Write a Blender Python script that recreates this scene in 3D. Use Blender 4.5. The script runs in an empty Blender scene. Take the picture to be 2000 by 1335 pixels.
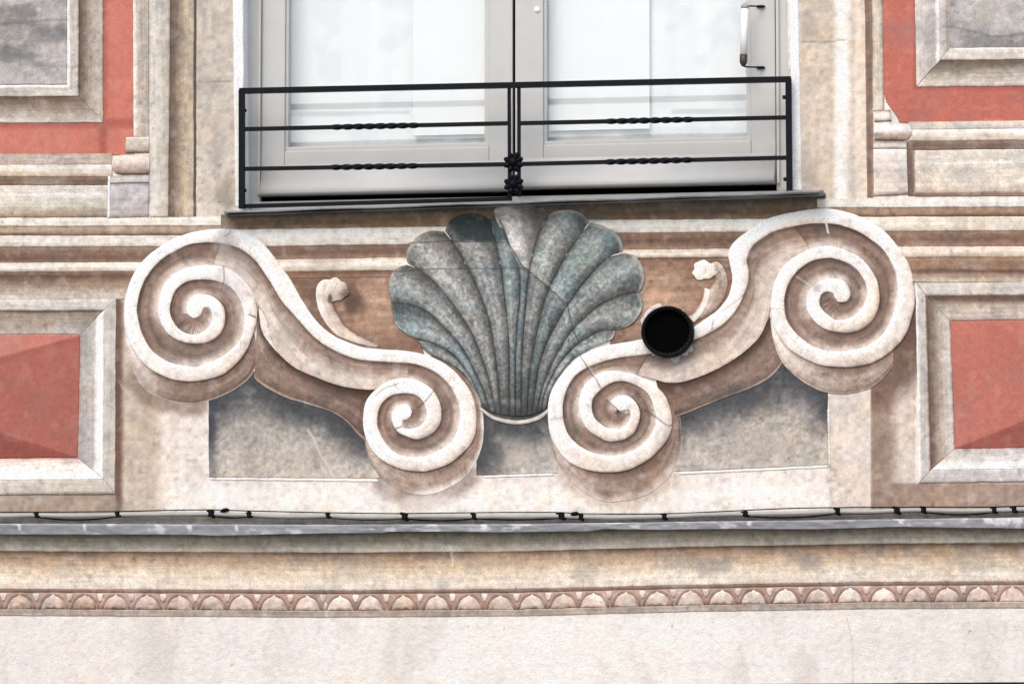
# A trompe-l'oeil facade: the ornaments are a real fresco in pigment (vertex paint = pigment of the wall),
# laid on very low stucco relief; window, railing, sill, ledge, cables and vent pipe are ordinary objects.
import bpy, bmesh, math, random
import numpy as np
from mathutils import Vector, Matrix

random.seed(4)
S = bpy.context.scene
COL = S.collection
R = math.radians

# ------------------------------------------------------------------ camera, world, sun, exposure
LENS = 180.0
TILT, YAW, DIST, ZC = R(7.0), R(8.0), 10.0, 5.2
cam_d = bpy.data.cameras.new('camera'); cam = bpy.data.objects.new('camera', cam_d); COL.objects.link(cam)
cam_d.lens = LENS; cam_d.sensor_width = 36; cam_d.clip_end = 2000; cam_d.clip_start = 0.1
cam.location = (DIST*math.cos(TILT)*math.sin(YAW), -DIST*math.cos(TILT)*math.cos(YAW), ZC - DIST*math.sin(TILT))
cam.rotation_euler = (math.pi/2 + TILT, 0, YAW)
S.camera = cam

SUN_EL, SUN_AZ = R(46), R(-14)          # azimuth seen from the wall: in front of it, to the left
w = bpy.data.worlds.new('World'); S.world = w; w.use_nodes = True
nt = w.node_tree; nt.nodes.clear()
sky = nt.nodes.new('ShaderNodeTexSky'); sky.sky_type = 'NISHITA'; sky.sun_disc = False
sky.sun_elevation = SUN_EL; sky.sun_rotation = R(180) + SUN_AZ * -1
sky.air_density = 1.0; sky.dust_density = 2.0; sky.ozone_density = 0.6
bg = nt.nodes.new('ShaderNodeBackground'); bg.inputs['Strength'].default_value = 0.13
wo = nt.nodes.new('ShaderNodeOutputWorld')
nt.links.new(sky.outputs[0], bg.inputs['Color']); nt.links.new(bg.outputs[0], wo.inputs['Surface'])
sun_d = bpy.data.lights.new('sun', 'SUN'); sun = bpy.data.objects.new('sun', sun_d); COL.objects.link(sun)
sun_d.energy = 1.4; sun_d.angle = R(40); sun_d.color = (1.0, 0.945, 0.875)
sd = Vector((math.sin(SUN_AZ)*math.cos(SUN_EL), -math.cos(SUN_AZ)*math.cos(SUN_EL), math.sin(SUN_EL)))
sun.rotation_euler = sd.to_track_quat('Z', 'Y').to_euler()
S.view_settings.view_transform = 'Standard'; S.view_settings.look = 'None'
S.view_settings.gamma = 1.0; S.view_settings.use_curve_mapping = False
S.view_settings.exposure = 0.51
ALB = 0.80          # albedo that prints as white

# ------------------------------------------------------------------ photo point -> place on the wall
_M = np.array(cam.rotation_euler.to_matrix()); _C = np.array(cam.location); _H = 18.0/LENS
def P(x, y, d=0.0):
    """the point d metres proud of the wall plane (Y = 0) that the photo shows at x, y (2000 x 1335)"""
    x, y, d = np.broadcast_arrays(np.asarray(x, float), np.asarray(y, float), np.asarray(d, float))
    v = np.stack([(x-1000)/1000*_H, -(y-667.5)/1000*_H, -np.ones_like(x)], -1) @ _M.T
    t = (-d - _C[1]) / v[..., 1]
    return _C + v * t[..., None]
def V(x, y, d=0.0): return Vector(P(x, y, d).tolist())

# ------------------------------------------------------------------ noise and curve tools
_rng = np.random.RandomState(7)
_TAB = _rng.rand(256, 256)
def vn(x, y, seed=0):
    x = np.asarray(x, float) + seed*37.31; y = np.asarray(y, float) + seed*71.77
    xi = np.floor(x).astype(int); yi = np.floor(y).astype(int); fx = x-xi; fy = y-yi
    fx = fx*fx*(3-2*fx); fy = fy*fy*(3-2*fy)
    a = _TAB[xi & 255, yi & 255]; b = _TAB[(xi+1) & 255, yi & 255]; c = _TAB[xi & 255, (yi+1) & 255]; e = _TAB[(xi+1) & 255, (yi+1) & 255]
    return (a*(1-fx)+b*fx)*(1-fy) + (c*(1-fx)+e*fx)*fy
def fbm(x, y, sx, sy=None, o=4, seed=0):
    sy = sy or sx; r = 0; a = .5; n = 0
    for k in range(o):
        r = r + a*vn(np.asarray(x)/sx*2**k, np.asarray(y)/sy*2**k, seed+k*3); n += a; a *= .55
    return r/n
def ss(a, b, x): t = np.clip((np.asarray(x, float)-a)/(b-a), 0, 1); return t*t*(3-2*t)
def dense(pts, step=2.0, closed=False):
    p = np.array(pts, float); n = len(p)
    q = np.vstack([2*p[0]-p[1], p, 2*p[-1]-p[-2]]); out = []
    for i in range(n-1):
        p0, p1, p2, p3 = q[i], q[i+1], q[i+2], q[i+3]
        k = max(2, int(np.linalg.norm(p2-p1)/step*2)); t = np.linspace(0, 1, k, endpoint=False)[:, None]
        out.append(.5*((2*p1)+(-p0+p2)*t+(2*p0-5*p1+4*p2-p3)*t*t+(-p0+3*p1-3*p2+p3)*t**3))
    out.append(p[-1:]); return np.vstack(out)
def resample(c, n):
    L = np.r_[0, np.cumsum(np.linalg.norm(np.diff(c, axis=0), axis=1))]; u = np.linspace(0, L[-1], n)
    return np.stack([np.interp(u, L, c[:, 0]), np.interp(u, L, c[:, 1])], 1)
def length(c): return np.linalg.norm(np.diff(c, axis=0), axis=1).sum()
def dist_to(x, y, pts):
    x = np.asarray(x, float); y = np.asarray(y, float); d = np.full(np.broadcast(x, y).shape, 1e9)
    for (ax, ay), (bx, by) in zip(pts[:-1], pts[1:]):
        vx, vy = bx-ax, by-ay; l = vx*vx+vy*vy+1e-9
        t = np.clip(((x-ax)*vx+(y-ay)*vy)/l, 0, 1); d = np.minimum(d, np.hypot(x-ax-t*vx, y-ay-t*vy))
    return d
def c3(c): return np.array(c, float)
def mix(a, b, f): f = np.asarray(f)[..., None]; return c3(a)*(1-f) + c3(b)*f
_RT = np.array([0, .2, .4, .6, .8, 1.0]); _RC = np.array([(80, 62, 55), (120, 96, 86), (160, 135, 121), (204, 185, 171), (238, 224, 213), (255, 251, 246)], float)
def ramp(t): t = np.clip(t, 0, 1); return np.stack([np.interp(t, _RT, _RC[:, k]) for k in range(3)], -1)
def lin(c): c = np.clip(np.asarray(c, float)/255, 0, 1); return np.where(c <= .04045, c/12.92, ((c+.055)/1.055)**2.4)

# ------------------------------------------------------------------ materials
def nodes(name):
    m = bpy.data.materials.new(name); m.use_nodes = True; n = m.node_tree
    return m, n, n.nodes['Principled BSDF']
def lk(n, a, b): n.links.new(a, b)
def noise(n, scale, detail=4, rough=.6, vec=None):
    t = n.nodes.new('ShaderNodeTexNoise'); t.inputs['Scale'].default_value = scale; t.inputs['Detail'].default_value = detail; t.inputs['Roughness'].default_value = rough
    if vec is not None: lk(n, vec, t.inputs['Vector'])
    return t.outputs['Fac']
def maprange(n, v, a, b, c, d):
    t = n.nodes.new('ShaderNodeMapRange'); lk(n, v, t.inputs[0])
    for i, k in enumerate((a, b, c, d)): t.inputs[i+1].default_value = k
    return t.outputs[0]
def math_(n, op, a, b):
    t = n.nodes.new('ShaderNodeMath'); t.operation = op
    for i, k in enumerate((a, b)):
        if isinstance(k, (int, float)): t.inputs[i].default_value = k
        else: lk(n, k, t.inputs[i])
    return t.outputs[0]
def mul_col(n, col, fac):
    t = n.nodes.new('ShaderNodeVectorMath'); t.operation = 'SCALE'; lk(n, col, t.inputs[0]); lk(n, fac, t.inputs['Scale']); return t.outputs[0]
def bump(n, b, h, strength, dist):
    t = n.nodes.new('ShaderNodeBump'); t.inputs['Strength'].default_value = strength; t.inputs['Distance'].default_value = dist
    lk(n, h, t.inputs['Height']); lk(n, t.outputs[0], b.inputs['Normal'])
def painted(name, grain=1.0, relief=1.0, rough=.92, spec=.12):
    m, n, b = nodes(name)
    at = n.nodes.new('ShaderNodeAttribute'); at.attribute_name = 'paint'
    geo = n.nodes.new('ShaderNodeNewGeometry'); pos = geo.outputs['Position']
    g1 = maprange(n, noise(n, 460, 3, .8, pos), .33, .67, 1-.33*grain, 1+.30*grain)
    g2 = maprange(n, noise(n, 150, 5, .8, pos), .30, .70, 1-.09*grain, 1+.08*grain)
    sp = maprange(n, noise(n, 150, 2, .5, pos), .70, .78, 1.0, 1-.28*grain)
    f = math_(n, 'MULTIPLY', math_(n, 'MULTIPLY', g1, g2), sp)
    lk(n, mul_col(n, at.outputs['Color'], f), b.inputs['Base Color'])
    h = math_(n, 'ADD', math_(n, 'MULTIPLY', noise(n, 95, 4, .6, pos), 1.0), math_(n, 'MULTIPLY', noise(n, 420, 3, .6, pos), .35))
    bump(n, b, h, .35*relief, .004)
    b.inputs['Roughness'].default_value = rough; b.inputs['Specular IOR Level'].default_value = spec
    return m
def plain(name, rgb, rough=.5, var=.08, scale=40, metal=0, spec=.5, rel=0.0, dark=None):
    m, n, b = nodes(name)
    geo = n.nodes.new('ShaderNodeNewGeometry'); pos = geo.outputs['Position']
    c = n.nodes.new('ShaderNodeRGB'); c.outputs[0].default_value = (*rgb, 1)
    f = maprange(n, noise(n, scale, 5, .65, pos), .3, .7, 1-var, 1+var)
    out = mul_col(n, c.outputs[0], f)
    lk(n, out, b.inputs['Base Color'])
    lk(n, maprange(n, noise(n, scale*2.3, 3, .6, pos), .3, .7, rough*.8, min(1, rough*1.2)), b.inputs['Roughness'])
    b.inputs['Metallic'].default_value = metal; b.inputs['Specular IOR Level'].default_value = spec
    if rel: bump(n, b, noise(n, scale*3, 4, .6, pos), rel, .002)
    return m
def srgb(r, g, b, k=ALB): return tuple(float(v)*k for v in lin((r, g, b)))
M = dict(
    fresco=painted('fresco_paint', .8), rough=painted('rough_painted_plaster', .6, 2.1), sheet=painted('weathered_sheet_metal', .5, .35, .45, .5),
    red=painted('red_limewash', .55, .8),
    cloth=painted('curtain_cloth', .15, .2, .95, .05),
    white=plain('white_plaster', (.9, .895, .88), .9, .05, 30, rel=.3),
    frame=plain('grey_window_paint', (.515, .51, .492), .42, .04, 18, spec=.4),
    iron=plain('dark_blue_black_iron', (.0026, .0034, .0065), .55, .3, 70, spec=.14, rel=.35),
    black=plain('black_plastic', (.0022, .0022, .0025), .6, .2, 60, spec=.12),
    dark=plain('dark_void', (.0015, .0015, .0015), .95, .1, 30, spec=.02),
    stone=plain('grey_sill_stone', (.22, .225, .23), .6, .25, 45, rel=.4),
    cable=plain('grey_cable_sheath', (.36, .35, .325), .55, .1, 30),
    slat=plain('white_slats', (.90, .91, .92), .5, .02, 20),
    tube=plain('white_enamel', (.84, .83, .79), .7, .03, 30, spec=.2),
    grip=plain('dark_brown_metal', (.05, .035, .03), .5, .3, 80),
    core=plain('lime_plaster', (.45, .42, .38), .95, .1, 20, rel=.3),
    street=plain('street_paving', (.34, .33, .31), .9, .15, 3),
)
def glass_mat():
    m, n, b = nodes('window_glass'); n.nodes.remove(b)
    out = n.nodes['Material Output']; tr = n.nodes.new('ShaderNodeBsdfTransparent'); gl = n.nodes.new('ShaderNodeBsdfGlossy')
    tr.inputs['Color'].default_value = (.97, .975, .97, 1); gl.inputs['Roughness'].default_value = .02
    lw = n.nodes.new('ShaderNodeLayerWeight'); lw.inputs['Blend'].default_value = .5
    geo = n.nodes.new('ShaderNodeNewGeometry'); bp = n.nodes.new('ShaderNodeBump'); bp.inputs['Strength'].default_value = .05; bp.inputs['Distance'].default_value = .01
    lk(n, noise(n, 3, 2, .5, geo.outputs['Position']), bp.inputs['Height']); lk(n, bp.outputs[0], gl.inputs['Normal'])
    mx = n.nodes.new('ShaderNodeMixShader'); f = math_(n, 'ADD', math_(n, 'MULTIPLY', math_(n, 'POWER', lw.outputs['Facing'], 4.0), .9), .10)
    lk(n, f, mx.inputs[0]); lk(n, tr.outputs[0], mx.inputs[1]); lk(n, gl.outputs[0], mx.inputs[2]); lk(n, mx.outputs[0], out.inputs['Surface'])
    return m
M['glass'] = glass_mat()

# ------------------------------------------------------------------ objects
def thing(name, label, cat, loc, group=None):
    o = bpy.data.objects.new(name, None); o.empty_display_size = .05; COL.objects.link(o); o.location = loc
    o['label'] = label; o['category'] = cat
    if group: o['group'] = group
    return o
def tag(o, label, cat, group=None):
    o['label'] = label; o['category'] = cat
    if group: o['group'] = group
    return o
def abs_loc(o):
    v = Vector((0, 0, 0))
    while o: v += o.location; o = o.parent
    return v
def link(name, me, mat, parent=None, base=None):
    """world-space mesh -> object; under a parent the vertices are made local to it"""
    o = bpy.data.objects.new(name, me); COL.objects.link(o)
    if mat is not None: me.materials.append(mat)
    if parent is not None:
        me.transform(Matrix.Translation(-abs_loc(parent))); o.parent = parent
    elif base is not None:
        me.transform(Matrix.Translation(-Vector(base))); o.location = base
    return o
def warp(x, y, k=1.0):
    return x + k*1.7*(fbm(x, y, 26, o=3, seed=11)-.5), y + k*1.7*(fbm(x, y, 26, o=3, seed=23)-.5)

CRACKS_CREASES = [  # points, width, colour, strength
    ([(1615, 398), (1617, 420), (1613, 434), (1617, 454)], 2.0, (250, 245, 235), .95),
    ([(1134, 694), (1146, 716), (1160, 735), (1173, 757)], 1.3, (95, 78, 70), .75),
    ([(1136, 690), (1150, 716), (1164, 737)], 1.6, (240, 225, 212), .5),
    ([(1258, 800), (1283, 815), (1305, 831), (1312, 830)], 1.2, (90, 76, 68), .75),
    ([(733, 772), (752, 757), (778, 749)], 1.1, (100, 86, 80), .6), ([(768, 748), (778, 760)], 1.0, (100, 86, 80), .55),
    ([(846, 764), (832, 782), (815, 797)], 1.2, (90, 74, 66), .6), ([(770, 838), (786, 832)], 1.2, (90, 74, 66), .7),
    ([(602, 838), (622, 878), (640, 906), (652, 932)], 1.8, (225, 215, 205), .7),
    ([(800, 474), (870, 471), (994, 474)], 1.1, (60, 60, 62), .7), ([(770, 531), (850, 525), (1018, 524)], 1.0, (66, 64, 64), .6),
    ([(976, 428), (990, 470), (1022, 521), (1060, 552), (1107, 592), (1118, 640), (1130, 668)], 1.4, (70, 66, 66), .75),
    ([(1045, 530), (1080, 562), (1104, 588)], 2.4, (190, 178, 168), .45), ([(1060, 610), (1040, 640)], 1.2, (170, 160, 155), .4),
    ([(436, 520), (438, 545), (432, 566)], 1.4, (120, 105, 100), .6), ([(487, 614), (500, 619)], 1.6, (70, 62, 60), .8),
    ([(452, 446), (448, 456), (437, 462)], 1.0, (110, 98, 92), .6),
    ([(1655, 1208), (1664, 1250), (1666, 1330)], 1.3, (160, 140, 122), .5), ([(882, 1066), (883, 1104)], 1.6, (245, 238, 228), .6),
    ([(0, 48), (60, 42), (132, 38)], 2.0, (120, 112, 108), .5), ([(1560, 80), (1602, 84), (1650, 78)], 1.6, (110, 100, 96), .5),
    ([(1840, 52), (1880, 56), (1940, 72), (2000, 66)], 2.2, (118, 112, 112), .5), ([(384, 161), (452, 160)], 1.2, (120, 110, 100), .5),
    ([(1393, 626), (1390, 645)], 1.0, (110, 90, 80), .7), ([(1452, 576), (1430, 594), (1410, 606)], 1.0, (120, 98, 86), .5),
    ([(1556, 540), (1590, 562)], 1.4, (225, 205, 195), .6), ([(1550, 612), (1532, 604), (1506, 602)], .9, (150, 125, 112), .5),
    ([(636, 1176), (637, 1202)], 1.6, (248, 242, 236), .7), ([(14, 482), (30, 476), (50, 480)], 1.0, (140, 122, 106), .6),
    ([(646, 582), (655, 606), (673, 634), (700, 655)], 2.0, (132, 104, 88), .6),  # painted dark crease that shades the curl of the left leaf
    ([(232, 742), (240, 758)], 1.3, (220, 205, 195), .6), ([(1308, 985), (1313, 930)], 2.0, (240, 230, 222), .6),
]
STAINS_SHADOW = [  # x, y, rx, ry, colour, strength  (patches of grime, repaired plaster, lime bloom; the last two paint the left leaf's shadow and dark curl)
    (440, 470, 22, 52, (178, 170, 170), .62), (455, 545, 40, 60, (176, 168, 168), .30), (1390, 1105, 42, 24, (150, 146, 142), .55),
    (1585, 1098, 34, 20, (150, 144, 140), .5), (1330, 1095, 50, 22, (168, 160, 152), .35), (1880, 1090, 60, 24, (176, 160, 140), .3),
    (700, 1105, 50, 26, (190, 178, 162), .3), (960, 1090, 60, 30, (226, 200, 168), .35), (440, 380, 26, 40, (150, 140, 130), .5),
    (425, 300, 18, 60, (165, 155, 145), .35), (1580, 50, 24, 30, (166, 156, 148), .4), (1575, 330, 26, 46, (172, 162, 152), .35),
    (1850, 60, 120, 40, (165, 160, 158), .4), (1930, 30, 50, 22, (196, 190, 172), .4), (30, 60, 60, 24, (140, 138, 136), .45),
    (100, 20, 40, 20, (180, 174, 170), .3), (640, 500, 44, 24, (150, 122, 108), .25), (560, 650, 40, 30, (168, 158, 150), .3),
    (420, 1080, 120, 30, (200, 176, 150), .25), (1150, 1250, 140, 50, (250, 242, 234), .4), (1740, 1260, 120, 40, (200, 192, 182), .22),
    (300, 1260, 60, 60, (205, 194, 178), .30), (980, 1230, 40, 60, (236, 222, 200), .3), (540, 1010, 200, 10, (170, 160, 150), .3),
    (1500, 960, 90, 22, (252, 246, 240), .5), (850, 982, 90, 14, (250, 242, 236), .5), (420, 965, 70, 20, (246, 240, 234), .4),
    (1470, 872, 70, 34, (190, 180, 168), .45), (640, 880, 60, 30, (176, 166, 156), .3), (1010, 880, 30, 30, (200, 188, 176), .35),
    (1440, 775, 80, 26, (96, 98, 100), .35), (1660, 355, 14, 60, (205, 196, 186), .4), (1990, 300, 40, 30, (186, 180, 178), .3),
    (1900, 345, 40, 24, (188, 180, 176), .35), (1150, 425, 40, 16, (92, 110, 110), .35), (1185, 462, 26, 20, (112, 138, 138), .45),
    (1010, 506, 20, 16, (104, 126, 128), .4), (870, 580, 34, 30, (110, 126, 130), .3), (1595, 560, 14, 12, (150, 140, 138), .5),
    (1150, 1108, 30, 30, (178, 168, 156), .3), (80, 360, 60, 14, (228, 220, 200), .3), (392, 1237, 2.2, 2.2, (96, 86, 80), .85), (452, 1298, 3.6, 3.0, (96, 86, 80), .85), (270, 1314, 2.4, 1.8, (96, 86, 80), .85), (985, 1227, 2.4, 2.2, (96, 86, 80), .85), (1313, 1222, 2.0, 4.0, (96, 86, 80), .85), (1894, 1232, 2.4, 2.4, (96, 86, 80), .85), (1749, 1325, 3.0, 2.0, (96, 86, 80), .85), (914, 1224, 1.8, 1.6, (96, 86, 80), .85), (1540, 895, 2.4, 2.2, (96, 86, 80), .85), (428, 395, 2.0, 2.0, (96, 86, 80), .85), (650, 822, 1.6, 3.0, (96, 86, 80), .85), (1007, 1147, 2.0, 1.6, (96, 86, 80), .85), (688, 592, 24, 34, (112, 88, 76), .8), (644, 581, 5, 9, (112, 88, 74), .8),
]
def weather(x, y, c):
    n1 = fbm(x, y, 120, o=4, seed=2); n2 = fbm(x, y, 34, o=4, seed=9); n3 = fbm(x, y, 9, o=2, seed=31)
    f = 1.02 + .10*(n1-.5) + .09*(n2-.5) + .20*(n3-.5)
    f = f + .07*(fbm(x, y, 11, 190, o=3, seed=83)-.5)                      # rain streaks
    c = c*f[..., None]
    gr = c.mean(-1, keepdims=True)
    k = (ss(.50, .74, fbm(x, y, 55, o=4, seed=41))*.24)[..., None]; c = c*(1-k) + (gr*np.array([.93, .915, .905]))*k   # grey bloom
    k = (ss(.56, .76, fbm(x, y, 70, o=3, seed=57))*.28)[..., None]; c = c*(1-k) + (c*np.array([1.05, .995, .91]))*k      # ochre
    k = (ss(.60, .80, fbm(x, y, 24, o=3, seed=77))*.34)[..., None]; c = c*(1-k) + (c*.55+255*.45)*k                     # lime worn through
    k = (ss(.66, .80, fbm(x, y, 12, o=3, seed=91))*ss(.45, .65, n1)*.35)[..., None]; c = c*(1-k) + c*.66*k                # grime flecks
    for sx, sy, rx, ry, col, st in STAINS_SHADOW:
        m = (np.abs(x-sx) < rx*2.2) & (np.abs(y-sy) < ry*2.2)
        if not m.any(): continue
        xx, yy = x[m], y[m]
        q = np.hypot((xx-sx)/rx, (yy-sy)/ry) + .9*(fbm(xx, yy, 22, o=3, seed=5)-.5)
        k = (1-ss(.35, 1.25, q))*st
        c[m] = mix2(c[m], np.array(col, float), k)
    for pts, wd, col, st in CRACKS_CREASES:
        ax = np.array(pts); m = (x > ax[:, 0].min()-6) & (x < ax[:, 0].max()+6) & (y > ax[:, 1].min()-6) & (y < ax[:, 1].max()+6)
        if not m.any(): continue
        xx, yy = x[m], y[m]; j = 2.4*(fbm(xx, yy, 14, o=2, seed=61)-.5)
        k = (1-ss(wd*.5, wd*1.5, dist_to(xx+j, yy-j, pts)))*st*(.72 if sum(col) < 400 else 1)
        c[m] = mix2(c[m], np.array(col, float), k)
    return np.clip(c, 4, 255)
def mix2(a, b, k): return a*(1-k[..., None]) + b*k[..., None]

def grid(name, parent, patches, mat='fresco', skirt=-.004, wx=True, base=None, wk=1.0):
    """patches: (X, Y, D, C) arrays in photo points, metres proud and pigment -> ONE mesh with turned-back edges"""
    vs, fs, cs, sms, off = [], [], [], [], 0
    for X, Y, D, C in patches:
        X = np.asarray(X, float); Y = np.asarray(Y, float)
        D = np.broadcast_to(np.asarray(D, float), X.shape); C = np.broadcast_to(np.asarray(C, float), X.shape+(3,)).copy()
        if wx: C = C*(1-wx) + weather(X, Y, C)*wx
        if mat == 'fresco' and wx > .9:                                        # the pigments' own contrast
            l_ = C.mean(-1, keepdims=True)/255; C = np.clip(C*(1+.042*np.sin(2*math.pi*(l_-.69))/l_), 4, 255)
        if wk: X, Y = warp(X, Y, wk)
        if skirt is not None: D = D*RELIEF
        if skirt is not None:
            pad = lambda a: np.pad(a, [(1, 1), (1, 1)]+[(0, 0)]*(a.ndim-2), mode='edge')
            X, Y, C = pad(X), pad(Y), pad(C); D = pad(D); D[0, :] = skirt; D[-1, :] = skirt; D[:, 0] = skirt; D[:, -1] = skirt
        n, m = X.shape
        vs.append(P(X, Y, D).reshape(-1, 3)); cs.append(lin(C).reshape(-1, 3)*(.93 if mat == 'cloth' else ALB))
        i = (np.arange(n-1)[:, None]*m + np.arange(m-1)[None, :]).ravel() + off
        sm = np.ones((n-1, m-1), bool)
        if skirt is not None: sm[0] = sm[-1] = False; sm[:, 0] = sm[:, -1] = False
        sms.append(sm.ravel())
        fs.append(np.stack([i, i+1, i+m+1, i+m], 1)); off += n*m
    v = np.vstack(vs); f = np.vstack(fs); c = np.vstack(cs)
    # face the street (-Y)
    e = np.cross(v[f[:, 1]]-v[f[:, 0]], v[f[:, 3]]-v[f[:, 0]])[:, 1].sum()
    if e > 0: f = f[:, ::-1]
    me = bpy.data.meshes.new(name)
    me.vertices.add(len(v)); me.vertices.foreach_set('co', v.ravel())
    me.loops.add(f.size); me.loops.foreach_set('vertex_index', f.ravel().astype(np.int32))
    me.polygons.add(len(f)); me.polygons.foreach_set('loop_start', np.arange(0, f.size, 4, dtype=np.int32))
    me.polygons.foreach_set('use_smooth', np.concatenate(sms))
    me.update(calc_edges=True)
    a = me.color_attributes.new('paint', 'FLOAT_COLOR', 'POINT')
    a.data.foreach_set('color', np.c_[c, np.ones(len(c))].ravel())
    return link(name, me, M[mat], parent, base)

RELIEF = .24                               # the stucco is shallow
LX, LY = -.64, -.77                      # the painter's light, as he painted it: from the upper left
def ladder(A, B, n, m):
    t = np.linspace(0, 1, m)[None, :]
    X = A[:, :1]*(1-t) + B[:, :1]*t; Y = A[:, 1:]*(1-t) + B[:, 1:]*t
    e = B-A; e = e/(np.linalg.norm(e, axis=1, keepdims=True)+1e-6)
    return X, Y, np.broadcast_to(np.linspace(0, 1, len(A))[:, None], X.shape), np.broadcast_to(t, X.shape), (e @ np.array([LX, LY]))[:, None]
def loft(name, parent, A, B, depth, colour, step=2.0, straight=False, mat='fresco', m=None, skirt=-.004, wx=1.0):
    a = np.array(A, float) if straight else dense(A); b = np.array(B, float) if straight else dense(B)
    n = max(4, int(max(length(a), length(b))/step)); wd = np.linalg.norm(resample(a, 20)-resample(b, 20), axis=1).max()
    m = m or max(4, int(wd/step)+2)
    X, Y, s, t, lam = ladder(resample(a, n), resample(b, n), n, m)
    D = depth(s, t) if callable(depth) else depth
    return grid(name, parent, [(X, Y, D, colour(X, Y, s, t, lam))], mat, skirt, wx)
def stripes(name, parent, A, B, stops, step=2.2, mat='fresco'):
    """a straight run between two lines; stops = (t, mm proud, pigment)"""
    a = np.array(A, float); b = np.array(B, float)
    n = max(3, int(length(a)/3.0)); a = resample(a, n); b = resample(b, n)
    tt = np.array([q[0] for q in stops]); wd = np.linalg.norm(a-b, axis=1).mean()
    t = np.unique(np.r_[tt, np.linspace(0, 1, max(3, int(wd/step)))])
    jig = 0
    X = a[:, :1]*(1-t)+b[:, :1]*t; Y = a[:, 1:]*(1-t)+b[:, 1:]*t
    tj = np.clip(t[None, :] + (fbm(X, Y, 60, 7, o=3, seed=3)-.5)*(3.2/max(wd, 4)), 0, 1)
    ft = np.linspace(0, 1, 160); sg = 1.5/max(wd, 3)*160; kn = np.exp(-.5*(np.arange(-60, 61)/sg)**2); kn /= kn.sum()
    C = np.stack([np.interp(tj, ft, np.convolve(np.pad(np.interp(ft, tt, [q[2][k] for q in stops]), 60, mode='edge'), kn, 'valid')) for k in range(3)], -1)
    run = fbm(X if abs(a[-1, 0]-a[0, 0]) > abs(a[-1, 1]-a[0, 1]) else Y, t[None, :]*wd+0*X, 90, 2.6, o=3, seed=8)   # drag of the brush
    C = C*(1+.16*(run-.5))[..., None]
    D = np.broadcast_to(np.interp(t, tt, [q[1]*.001 for q in stops]), X.shape)
    return grid(name, parent, [(X, Y, D, C)], mat)
def course(parent, xs, parts):
    """horizontal mouldings. xs = (x0, x1); parts = (name, [(y at x0, y at x1, mm, pigment), ...]), each its own part"""
    for k in range(1, len(parts)):        # neighbours touch
        pq = parts[k-1][1][-1]; parts[k][1][0] = (pq[0]-.3, pq[1]-.3)+tuple(parts[k][1][0][2:])
    for name, q in parts:
        yl0, yl1 = q[0][0], q[-1][0]; yr0, yr1 = q[0][1], q[-1][1]
        st = [((y-yl0)/(yl1-yl0), mm, c) for y, _, mm, c in q]
        stripes(name, parent, [(xs[0], yl0), (xs[1], yr0)], [(xs[0], yl1), (xs[1], yr1)], st)
def column(parent, ys, parts):
    """vertical mouldings: (name, [(x at y0, x at y1, mm, pigment), ...])"""
    for k in range(1, len(parts)):
        pq = parts[k-1][1][-1]; parts[k][1][0] = (pq[0]-.3, pq[1]-.3)+tuple(parts[k][1][0][2:])
    for name, q in parts:
        a0, a1 = q[0][0], q[-1][0]; b0, b1 = q[0][1], q[-1][1]
        st = [((x-a0)/(a1-a0), mm, c) for x, _, mm, c in q]
        stripes(name, parent, [(a0, ys[0]), (b0, ys[1])], [(a1, ys[0]), (b1, ys[1])], st)
def field(name, parent, quad, depth, colour, step=3.0, mat='fresco', skirt=-.004, wx=1.0):
    """quad = TL, TR, BR, BL; colour(X, Y, u, v)"""
    (a, b, c, d) = [np.array(p, float) for p in quad]
    n = max(3, int(max(abs(d-a).max(), abs(c-b).max())/step)); m = max(3, int(max(abs(b-a).max(), abs(c-d).max())/step))
    v = np.linspace(0, 1, n)[:, None]; u = np.linspace(0, 1, m)[None, :]
    X = (a[0]*(1-u)+b[0]*u)*(1-v) + (d[0]*(1-u)+c[0]*u)*v; Y = (a[1]*(1-u)+b[1]*u)*(1-v) + (d[1]*(1-u)+c[1]*u)*v
    U = np.broadcast_to(u, X.shape); W = np.broadcast_to(v, X.shape)
    D = depth(X, Y, U, W) if callable(depth) else depth
    C = colour(X, Y, U, W) if callable(colour) else np.broadcast_to(c3(colour), X.shape+(3,))
    return grid(name, parent, [(X, Y, D, C)], mat, skirt, wx)

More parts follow.
